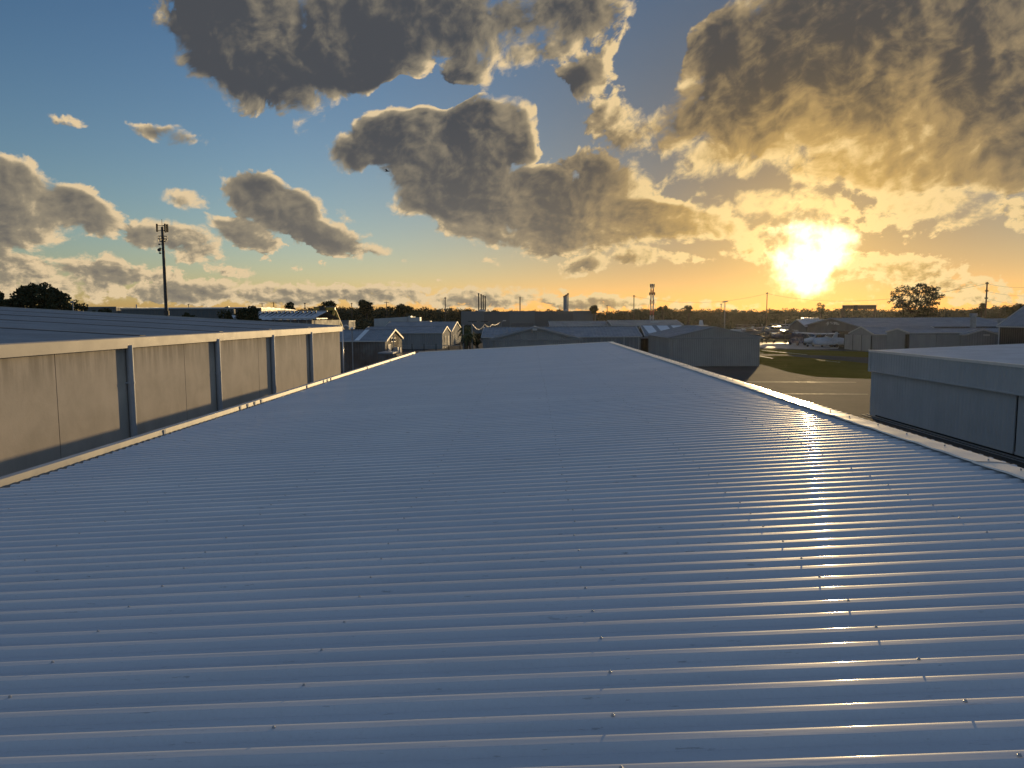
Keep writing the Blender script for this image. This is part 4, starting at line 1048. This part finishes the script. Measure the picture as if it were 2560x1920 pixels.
def tree(label, x, y, h, crown_w, crown_h, seed, clumps=26, leaves=70, leaf=.22, name='gum_tree', trunk_r=.35, clump_r=None, group='trees beyond the buildings', m='leaf', skew=0.0):
    rnd = random.Random(seed); t = thing(name, label, 'tree', (x, y, 0), group)
    tk = MB(); lf = MB(); base = Vector((x, y, 0)); fork = Vector((x + rnd.uniform(-.3,.3), y, max(.8, h - crown_h * .95)))
    tk.tube(base, fork, trunk_r, 9, trunk_r * .75)
    cr = clump_r or crown_w * .13
    limbs = []
    for k in range(7):
        an = 2*math.pi*k/7 + rnd.uniform(-.3,.3); rr = crown_w * .5 * rnd.uniform(.25,.6)
        q = Vector((x + rr*math.cos(an) + skew, y + rr*math.sin(an)*.8, h - crown_h * rnd.uniform(.35,.75)))
        tk.tube(fork, fork.lerp(q, .5) + Vector((0,0,.2)), trunk_r*.5, 6, trunk_r*.34); tk.tube(fork.lerp(q, .5) + Vector((0,0,.2)), q, trunk_r*.34, 6, trunk_r*.18); limbs.append(q)
    for i in range(clumps):
        an = rnd.uniform(0, 2*math.pi); u = math.sqrt(rnd.uniform(.05, 1)); v = rnd.uniform(-1, 1)
        prof = math.sqrt(max(.02, 1 - (v*.85)**2)) if v > -.2 else .98 + .15*v
        c = Vector((x + crown_w*.5*u*prof*math.cos(an)*.9 + skew*v, y + crown_w*.4*u*prof*math.sin(an), h - crown_h*.5 + crown_h*.46*v))
        q = min(limbs, key=lambda l: (l - c).length); tk.tube(q, c, trunk_r*.14, 4, trunk_r*.05)
        r = cr * rnd.uniform(.65, 1.25)
        leaf_quads(lf, c, r, int(leaves * (r/cr)**2), leaf, rnd, .75)
    tk.build('trunk', M['bark'], t); lf.build('crown', M[m], t)
    return t
def tree_px(label, pxl, pxr, top, base_py, Y, seed, **kw):
    """crown spans pxl..pxr, top at pixel row top, crown bottom near base_py"""
    a, b = at(pxl, top, Y), at(pxr, base_py, Y)
    return tree(label, (a.x+b.x)/2, Y, a.z, (b.x-a.x), a.z - max(1.2, b.z), seed, **kw)
tree_px('broad dark tree with a double rounded crown behind the concrete warehouse roof', 37, 176, 719, 800, 115, 3, clumps=70, leaves=120, leaf=.24, clump_r=1.05, trunk_r=.4)
tree_px('dark tree cut off by the left edge of view', -50, 13, 732, 800, 115, 4, clumps=40, leaves=90, leaf=.24, clump_r=.95)
tree_px('low rounded dark tree between the left edge tree and the broad dark tree', 8, 34, 751, 800, 112, 5, clumps=18, leaves=80, leaf=.22, clump_r=.7)
tree_px('thin airy sapling crown right of the broad dark tree', 180, 216, 756, 805, 112, 6, clumps=22, leaves=34, leaf=.20, clump_r=.6)
tree_px('low bush in front of the dark warehouse wing', 216, 290, 775, 806, 112, 8, clumps=26, leaves=46, leaf=.2, clump_r=.65, name='bush')
tree_px('small rounded bush below the long warehouse wall', 456, 486, 786, 806, 105, 9, clumps=12, leaves=60, leaf=.18, clump_r=.5, name='bush')
tree_px('large black leafy mass in front of the skylit warehouse', 590, 648, 774, 812, 108, 10, clumps=40, leaves=110, leaf=.2, clump_r=.75, name='dense_tree')
tree_px('loose-leaved bush left of the black leafy mass', 544, 586, 781, 812, 108, 11, clumps=20, leaves=36, leaf=.18, clump_r=.55, name='bush')
tree_px('small windswept tree between the paired poles and the yellow gantry crane', 711, 735, 760, 780, 200, 12, clumps=12, leaves=50, leaf=.3, clump_r=.8)
tree_px('spreading gum tree with lacy crown standing above the wood at right', 2218, 2361, 708, 797, 170, 14, clumps=190, leaves=26, leaf=.25, clump_r=.62, trunk_r=.4)
tree_px('dome-topped tree standing above the dark wood left of the sheds', 896, 934, 754, 790, 270, 15, clumps=26, leaves=80, leaf=.38, clump_r=1.3)
tree_px('bushy tree above the wood just left of the grey factory, behind the sheds', 990, 1030, 762, 790, 270, 16, clumps=22, leaves=60, leaf=.38, clump_r=1.2)
tree_px('small tree just right of the right-hand factory stacks', 1476, 1494, 765, 785, 260, 17, clumps=12, leaves=70, leaf=.3, clump_r=.8)
tree_px('umbrella-shaped tree right of the radio tower', 1646, 1670, 761, 782, 240, 18, clumps=12, leaves=50, leaf=.3, clump_r=.7)
tree_px('small umbrella-shaped tree midway between the radio tower and the floodlight mast', 1712, 1730, 763, 782, 240, 19, clumps=10, leaves=50, leaf=.3, clump_r=.65)
tree_px('thin-crowned tree poking above the wood below the sun', 2040, 2062, 759, 782, 250, 20, clumps=10, leaves=34, leaf=.3, clump_r=.8)
tree_px('clumped tree on the skyline at the right edge above the steep roof', 2522, 2562, 757, 795, 200, 21, clumps=24, leaves=70, leaf=.32, clump_r=1.0)
tree_px('airy tree on the skyline left of the tallest timber pole', 2440, 2464, 760, 785, 220, 22, clumps=14, leaves=36, leaf=.32, clump_r=.8)
tree_px('dark tree clump above the wood just right of the yellow gantry crane', 806, 838, 757, 792, 230, 23, clumps=24, leaves=80, leaf=.36, clump_r=1.2)

# palms by the sheds
def palm(px, top, Y, label, seed, dead=False):
    rnd = random.Random(seed); q = at(px, top, Y); t = thing('palm', label, 'palm', (q.x, Y, 0), 'palms beside the sheds')
    tk = MB(); lean = rnd.uniform(-.3,.3); tk.tube((q.x + lean, Y, 0), (q.x, Y, q.z - .9), .2, 8, .14); tk.build('trunk', M['bark'], t)
    cr = MB(); o = Vector((q.x, Y, q.z - .9))
    for k in range(22):
        an = rnd.uniform(0, 2*math.pi); L = rnd.uniform(1.0, 1.7); up = rnd.uniform(-.4, 1.1); pr = o; side = Vector((-math.sin(an), math.cos(an), 0))
        for i in range(6):
            u = (i + 1) / 6; p = o + Vector((math.cos(an)*L*u, math.sin(an)*L*u, L*(up*u - 1.25*u*u)))
            w = .26 * math.sin(math.pi * min(1, .15 + u * .8)); dz = Vector((0, 0, w * .6))
            cr.add([pr, pr + side*w - dz, p + side*w - dz, p], [(0,1,2,3)]); cr.add([pr, p, p - side*w - dz, pr - side*w - dz], [(0,1,2,3)]); pr = p
    cr.build('crown', M['palm'], t)
palm(1163, 806, 116, 'shaggy palm between the farthest gable shed and the first yard pole', 1)
palm(1171, 808, 118, 'taller palm just left of the festoon light pole', 2)
palm(1168, 822, 112, 'short palm in front of the two taller palms', 3)
tree_px('dense scrubby bush filling the gap under the palms', 1156, 1178, 815, 862, 119, 31, clumps=26, leaves=60, leaf=.2, clump_r=.55, name='bush')
tree_px('dark round shrub right of the festoon light pole', 1186, 1204, 838, 864, 124, 32, clumps=14, leaves=50, leaf=.2, clump_r=.55, name='bush')

# the far wood as one mass
def woodland():
    rnd = random.Random(5); mb = MB(); core = MB()
    def top_py(px):            # skyline row of the wood in the photograph
        tab = [(-400,785),(0,786),(200,784),(640,783),(720,777),(760,770),(800,762),(845,766),(900,768),(1000,767),(1060,769),(1150,772),(1300,777),(1370,774),(1450,776),(1500,780),(1560,775),(1600,770),(1700,772),(1800,773),(1900,774),(1960,771),(2050,772),(2150,770),(2250,772),(2330,770),(2400,770),(2440,768),(2560,762),(2700,758),(3000,765)]
        for (a, va), (b, vb) in zip(tab, tab[1:]):
            if a <= px <= b: return va + (vb - va) * (px - a) / (b - a)
        return 780
    px = -420
    while px < 2980:
        for row in range(3):
            Y = 300 + row * 26 + rnd.uniform(-8, 8)
            pj = px + rnd.uniform(-8, 8); q = at(pj, top_py(pj) + rnd.uniform(-2.5, 5.5) - 4 * noise.noise(Vector((pj * .02, row, 0))) - 3 * noise.noise(Vector((pj * .06, row, 5))) + (0 if row else 3), Y)
            r = rnd.uniform(1.5, 3.8); x, zt = q.x, q.z
            cy = zt - r * .8
            leaf_quads(mb, Vector((x, Y, cy)), r, 95, .42, rnd, .8)
            leaf_quads(mb, Vector((x + rnd.uniform(-1.5,1.5), Y - 2, cy - 2.6)), r * 1.3, 60, .6, rnd, .9)
        px += 11
    # solid ridge added inside the wood to block light through the leaves
    px = -420; row = []
    while px < 2990:
        q = at(px, top_py(px) + 8 + rnd.uniform(-1.5, 2.5), 330); row.append(q); px += 9
    vs = []
    for q in row: vs += [(q.x, 316, 0), (q.x + rnd.uniform(-1,1), 322 + rnd.uniform(-3,3), q.z * .6), (q.x, 333, q.z), (q.x, 380, q.z - 1)]
    n = len(row); mb.add(vs, [(4*i+j, 4*i+4+j, 4*i+5+j, 4*i+j+1) for i in range(n-1) for j in range(3)])
    o = mb.build('woodland', M['leaf2']); tag(o, 'dark far wood forming the skyline behind all the buildings', 'woodland', kind='stuff')
woodland()
# scrubby low growth left foreground of the wood (dark bank behind sheds)
def scrub():
    rnd = random.Random(9); mb = MB()
    for _ in range(260):
        px = rnd.uniform(690, 1150); Y = rnd.uniform(225, 290); x = at(px, 790, Y).x
        leaf_quads(mb, Vector((x, Y, rnd.uniform(.8, 4.2))), rnd.uniform(1.4, 2.6), 46, .5, rnd, .8)
    for _ in range(160):
        px = rnd.uniform(1500, 2560); Y = rnd.uniform(270, 298); x = at(px, 790, Y).x
        leaf_quads(mb, Vector((x, Y, rnd.uniform(.6, 3.5))), rnd.uniform(1.4, 2.6), 46, .5, rnd, .8)
    tag(mb.build('undergrowth', M['leaf2']), 'dark undergrowth banked in front of the far wood', 'undergrowth', kind='stuff')
scrub()

# ------------------------------------------------------------------ light aircraft (nose toward +X, built round the origin)
def ring(x, hw, zb, zt, n=12, sq=.75):
    zc = (zb + zt) / 2; hh = (zt - zb) / 2; out = []
    for k in range(n):
        a = 2*math.pi*k/n; c, s = math.cos(a), math.sin(a)
        out.append((x, hw * math.copysign(abs(c)**sq, c), zc + hh * math.copysign(abs(s)**sq, s)))
    return out
def airfoil_wing(mb, x0, chord, span, z, thick, dih=0.0, taper=.75):
    for s in (-1, 1):
        rings = []
        for u in (0, .55, 1):
            c = chord * (1 if u <= .55 else taper); y = s * span * u; zz = z + dih * abs(y); xl = x0 - (chord - c) * .3
            rings.append([(xl, y, zz), (xl - c*.12, y, zz + thick*.75), (xl - c*.4, y, zz + thick), (xl - c, y, zz + .01), (xl - c*.4, y, zz - thick*.25), (xl - c*.1, y, zz - thick*.3)])
        mb.loft(rings)
def aircraft(label, high=True, body='white', group='parked light aircraft'):
    t = thing('parked_aircraft', label, 'aircraft', (0, 0, 0), group)
    f = MB(); f.loft([ring(3.45, .12, 1.15, 1.35), ring(3.3, .42, .80, 1.55), ring(2.2, .55, .68, 1.72), ring(1.6, .58, .62, 1.85), ring(1.1, .60, .60, 2.35 if high else 2.15), ring(-.4, .58, .60, 2.40 if high else 2.2), ring(-1.4, .46, .75, 2.05), ring(-3.2, .20, 1.05, 1.6), ring(-4.3, .07, 1.25, 1.5)])
    fo = f.build('fuselage', M[body], t, smooth=True)
    g = MB()
    for s in (-1, 1): g.add([(1.35, s*.60, 1.75), (1.05, s*.605, 2.2), (-.9, s*.57, 2.15), (-1.1, s*.56, 1.78)], [(0,1,2,3)])
    g.add([(1.72, -.5, 1.86), (1.72, .5, 1.86), (1.18, .48, 2.3), (1.18, -.48, 2.3)], [(0,1,2,3)]); g.build('window', M['glass'], fo)
    w = MB(); airfoil_wing(w, 1.15, 1.55, 5.3, 2.38 if high else .85, .17, .03 if high else .07); w.build('wing', M['white' if body == 'white' else body], t)
    if high:
        st = MB()
        for s in (-1, 1): st.bar((.6, s*.58, .8), (.45, s*2.6, 2.42), .07, .04)
        st.build('wing_strut', M['white'], t)
    tp = MB(); airfoil_wing(tp, -3.4, .95, 1.65, 1.42, .08, 0, .7); tp.build('tailplane', M['white'], t)
    MB().extrude([(-2.9, -.04, 1.5), (-3.6, -.04, 2.25), (-3.95, -.04, 2.75), (-4.4, -.04, 2.75), (-4.35, -.04, 1.35)], (0, .08, 0)).build('fin', M['white' if body != 'maroon' else 'maroon'], t)
    p = MB(); p.bar((3.5, 0, .45), (3.5, 0, 2.15), .05, .14); p.tube((3.4, 0, 1.3), (3.62, 0, 1.3), .12, 10, .03); p.build('propeller', M['black'], t)
    for x, y in ((2.5, 0), (.2, -1.15), (.2, 1.15)):
        wh = MB(); wh.tube((x, y - .07, .22), (x, y + .07, .22), .22, 12); o = wh.build('wheel', M['tyre'], t)
        MB().bar((x, y, .25), (x, y * .4, .8), .07).build('gear_leg', M['white'], o)
    return t
def place(t, px, py, rz, label=None):
    p = gnd(px, py); t.location = (p.x, p.y, .02); t.rotation_euler = (0, 0, rz)
    if label: t['label'] = label
ah = aircraft('x', True); al = aircraft('x', False)
place(ah, 2046, 867, R(200), 'white high-winged aircraft parked in front of the dark gable hangar')
place(al, 1845, 838, R(160), 'low-winged aircraft just past the right eave of the wide gable hangar')
spots = [
 (ah, 1920, 857, 245, 'dark high-winged aircraft parked nearest the glowing concrete pad', {'white_paint': 'black'}),
 (ah, 1966, 856, 170, 'navy aircraft just left of the white high-winged aircraft', {'white_paint': 'bluepaint'}),
 (ah, 1878, 843, 120, 'grey high-winged aircraft behind the dark one, left of the row', {'white_paint': 'grey'}),
 (al, 1905, 836, 200, 'dark low-winged aircraft in the second parking row, left end', {'white_paint': 'black'}),
 (ah, 1942, 837, 150, 'grey high-winged aircraft in the middle of the second parking row', {'white_paint': 'grey'}),
 (al, 1968, 843, 60, 'low-winged aircraft nearest the small gable office', None),
 (ah, 1862, 829, 30, 'dark high-winged aircraft in the far row behind the low-winged one', {'white_paint': 'black'}),
 (al, 1925, 828, 300, 'silver low-winged aircraft in the far row', {'white_paint': 'silver'}),
 (ah, 1955, 828, 200, 'far high-winged aircraft left of the small gable office roof', None)]
for src, px, py, rz, lb, sw in spots:
    p = gnd(px, py); copy_tree(src, (p.x, p.y, .02), R(rz), lb, matswap=sw)

# cars at the far edge of the parking area (front toward +X)
def car(label):
    t = thing('parked_car', label, 'car', (0, 0, 0), 'cars parked beyond the aircraft')
    side = [(2.15,.45),(2.2,.7),(1.9,.88),(1.0,.98),(.45,1.42),(-1.0,1.48),(-1.75,1.05),(-2.1,.95),(-2.15,.45)]
    def sec(y, k): return [(x, y, .45 + (z-.45)*k if z > 1.0 else z) for x, z in side]
    b = MB(); b.loft([sec(-.86, .9), sec(-.62, 1), sec(.62, 1), sec(.86, .9)]); bo = b.build('body', M['silver'], t, smooth=False)
    g = MB()
    for s in (-1, 1): g.add([(.85, s*.80, 1.02), (.42, s*.72, 1.36), (-.95, s*.72, 1.40), (-1.5, s*.80, 1.06)], [(0,1,2,3)])
    g.add([(1.02, -.6, 1.0), (1.02, .6, 1.0), (.50, .58, 1.40), (.50, -.58, 1.40)], [(0,1,2,3)]); g.add([(-1.74, -.6, 1.10), (-1.74, .6, 1.10), (-1.08, .58, 1.46), (-1.08, -.58, 1.46)], [(0,1,2,3)])
    g.v = [(x + (.03 if x > 1 else -.03 if x < -1.05 else 0), y * 1.03, z + .015) for x, y, z in g.v]
    g.build('window', M['glass'], bo)
    for x in (-1.35, 1.35):
        for y in (-.8, .8):
            w = MB(); w.tube((x, y - .1, .33), (x, y + .1, .33), .33, 14); o = w.build('wheel', M['tyre'], t); MB().tube((x, y - .11, .33), (x, y + .11, .33), .19, 10).build('rim', M['silver'], o)
    for y in (-.6, .6): MB().box(2.12, 2.20, y - .16, y + .16, .62, .76).build('headlight', M['white'], t)
    return t
c0 = car('silver car at the left end of the far parking row'); place(c0, 1868, 823, R(265))
for i, (px, py, rz, m_, lb) in enumerate([
  (1884, 823, 262, 'white', 'white car second from the left in the far parking row'), (1899, 822.6, 268, 'black', 'black car in the middle-left of the far parking row'),
  (1914, 823, 270, 'maroon', 'dark red car in the far parking row'), (1928, 822.5, 266, 'white', 'white car right of the dark red car'),
  (1942, 823, 272, 'bluepaint', 'navy car near the right end of the far parking row'), (1957, 822.6, 268, 'silver', 'silver car at the right end of the far parking row'),
  (1872, 830, 180, 'black', 'black car in the second far row near the hangar eave'), (1902, 829.5, 175, 'bluepaint', 'navy car in the second far row, below the dark red car'),
  (1972, 826, 268, 'black', 'black car right of the silver car, near the office shed roof'), (1985, 824, 262, 'maroon', 'dark red car at the far right behind the office shed'),
  (1936, 848, 300, 'grey', 'grey car on the paving behind the dark aircraft'), (1950, 846, 250, 'maroon', 'small dark red car between the parked aircraft'),
  (1890, 850, 350, 'black', 'black car beside the eave of the wide gable hangar'), (1994, 863, 280, 'bluepaint', 'dark car in shade against the small gable office')]):
    p = gnd(px, py); copy_tree(c0, (p.x, p.y, .005), R(rz), lb, matswap={'silver_paint': m_})
# covered craft and yellow trailer by the pale door shed
def covered():
    p = gnd(2062, 868); x, y = p.x + .5, p.y - 1.0
    t = thing('covered_boat', 'craft under a pale lumpy cover parked beside the yellow trailer', 'boat', (x, y, 0)); rnd = random.Random(3); rings = []
    for i, u in enumerate([0, .06, .18, .34, .5, .66, .82, .94, 1]):
        hw = 1.05 * math.sin(math.pi * min(1, .12 + u * .8)) ** .6; zt = 1.5 + .45 * math.sin(3.1 * u) + .12 * math.sin(9 * u)
        rings.append([(x - 3.0 + 6.0 * u, y + hw * math.cos(a) * (1 + rnd.uniform(-.05,.05)), .75 + (zt - .75) * max(-.25, math.sin(a)) + rnd.uniform(-.05,.05)) for a in [2*math.pi*k/14 for k in range(14)]])
    MB().loft(rings).build('cover', M['cover'], t, smooth=True)
    tr = MB(); tr.bar((x - 3.2, y - .5, .5), (x + 2.5, y - .5, .5), .1); tr.bar((x - 3.2, y + .5, .5), (x + 2.5, y + .5, .5), .1); tr.build('trailer_frame', M['steel'], t)
    for s in (-1, 1): MB().tube((x + .8, y + s*.95, .32), (x + .8, y + s*1.12, .32), .32, 12).build('wheel', M['tyre'], t)
    p = gnd(2081, 868); x, y = p.x, p.y - .3
    t = thing('flat_trailer', 'low yellow flat trailer left of the pale door shed', 'trailer', (x, y, 0))
    MB().box(x - 1.3, x + 1.5, y - .8, y + .8, .62, .80).build('deck', M['yellow'], t)
    MB().bar((x - 2.3, y, .55), (x - 1.3, y, .66), .1).build('drawbar', M['yellow'], t)
    for s in (-1, 1): MB().tube((x, y + s*.85, .32), (x, y + s*1.0, .32), .32, 12).build('wheel', M['tyre'], t)
covered()
# slim light pole among the aircraft
q = at(1964, 800, 160); t = thing('yard_light_pole', 'thin pole standing among the parked aircraft left of the small office', 'pole', (q.x, 160, 0)); MB().tube((q.x, 160, 0), (q.x, 160, q.z), .06, 6).build('pole', M['steel'], t); MB().bar((q.x - .1, 160, q.z), (q.x + .5, 160, q.z + .05), .15, .08).build('lamp_head', M['steel'], t)

# a bird high over the big cloud
q = at(968, 428, 150)
b = MB()
b.loft([[(q.x + u, 150 + .04*math.cos(a)*k, q.z + .05*math.sin(a)*k) for a in [2*math.pi*i/8 for i in range(8)]] for u, k in ((-.35,.2),(-.2,1),(.1,1.3),(.3,.7),(.38,.2))])
for s in (-1, 1): b.add([(q.x + .12, 150, q.z), (q.x - .08, 150, q.z), (q.x - .12 - .1, 150 + s*.45, q.z + .16), (q.x + .02, 150 + s*.4, q.z + .18)], [(0,1,2,3)]); 
b.add([(q.x - .3, 150, q.z), (q.x - .52, 149.92, q.z + .01), (q.x - .52, 150.08, q.z + .01)], [(0,1,2)])
b.v = [(q.x + (x-q.x)*1.5, 150 + (y-150)*1.5, q.z + (z-q.z)*1.5) for x, y, z in b.v]
tag(b.build('bird', M['black']), 'tiny dark bird gliding in front of the large central cloud', 'bird')

# ------------------------------------------------------------------ evening haze
def haze(density, aniso):
    m = bpy.data.materials.new('haze_air'); m.use_nodes = True; nt = m.node_tree; nt.nodes.clear()
    v = nt.nodes.new('ShaderNodeVolumePrincipled'); o = nt.nodes.new('ShaderNodeOutputMaterial')
    v.inputs['Color'].default_value = (.95, .92, .86, 1); v.inputs['Density'].default_value = density; v.inputs['Anisotropy'].default_value = aniso
    nt.links.new(v.outputs[0], o.inputs['Volume'])
    b = MB().box(-520, 520, -70, 700, -1, 34).build('haze', m); tag(b, kind='stuff')
haze(.00005, .74)
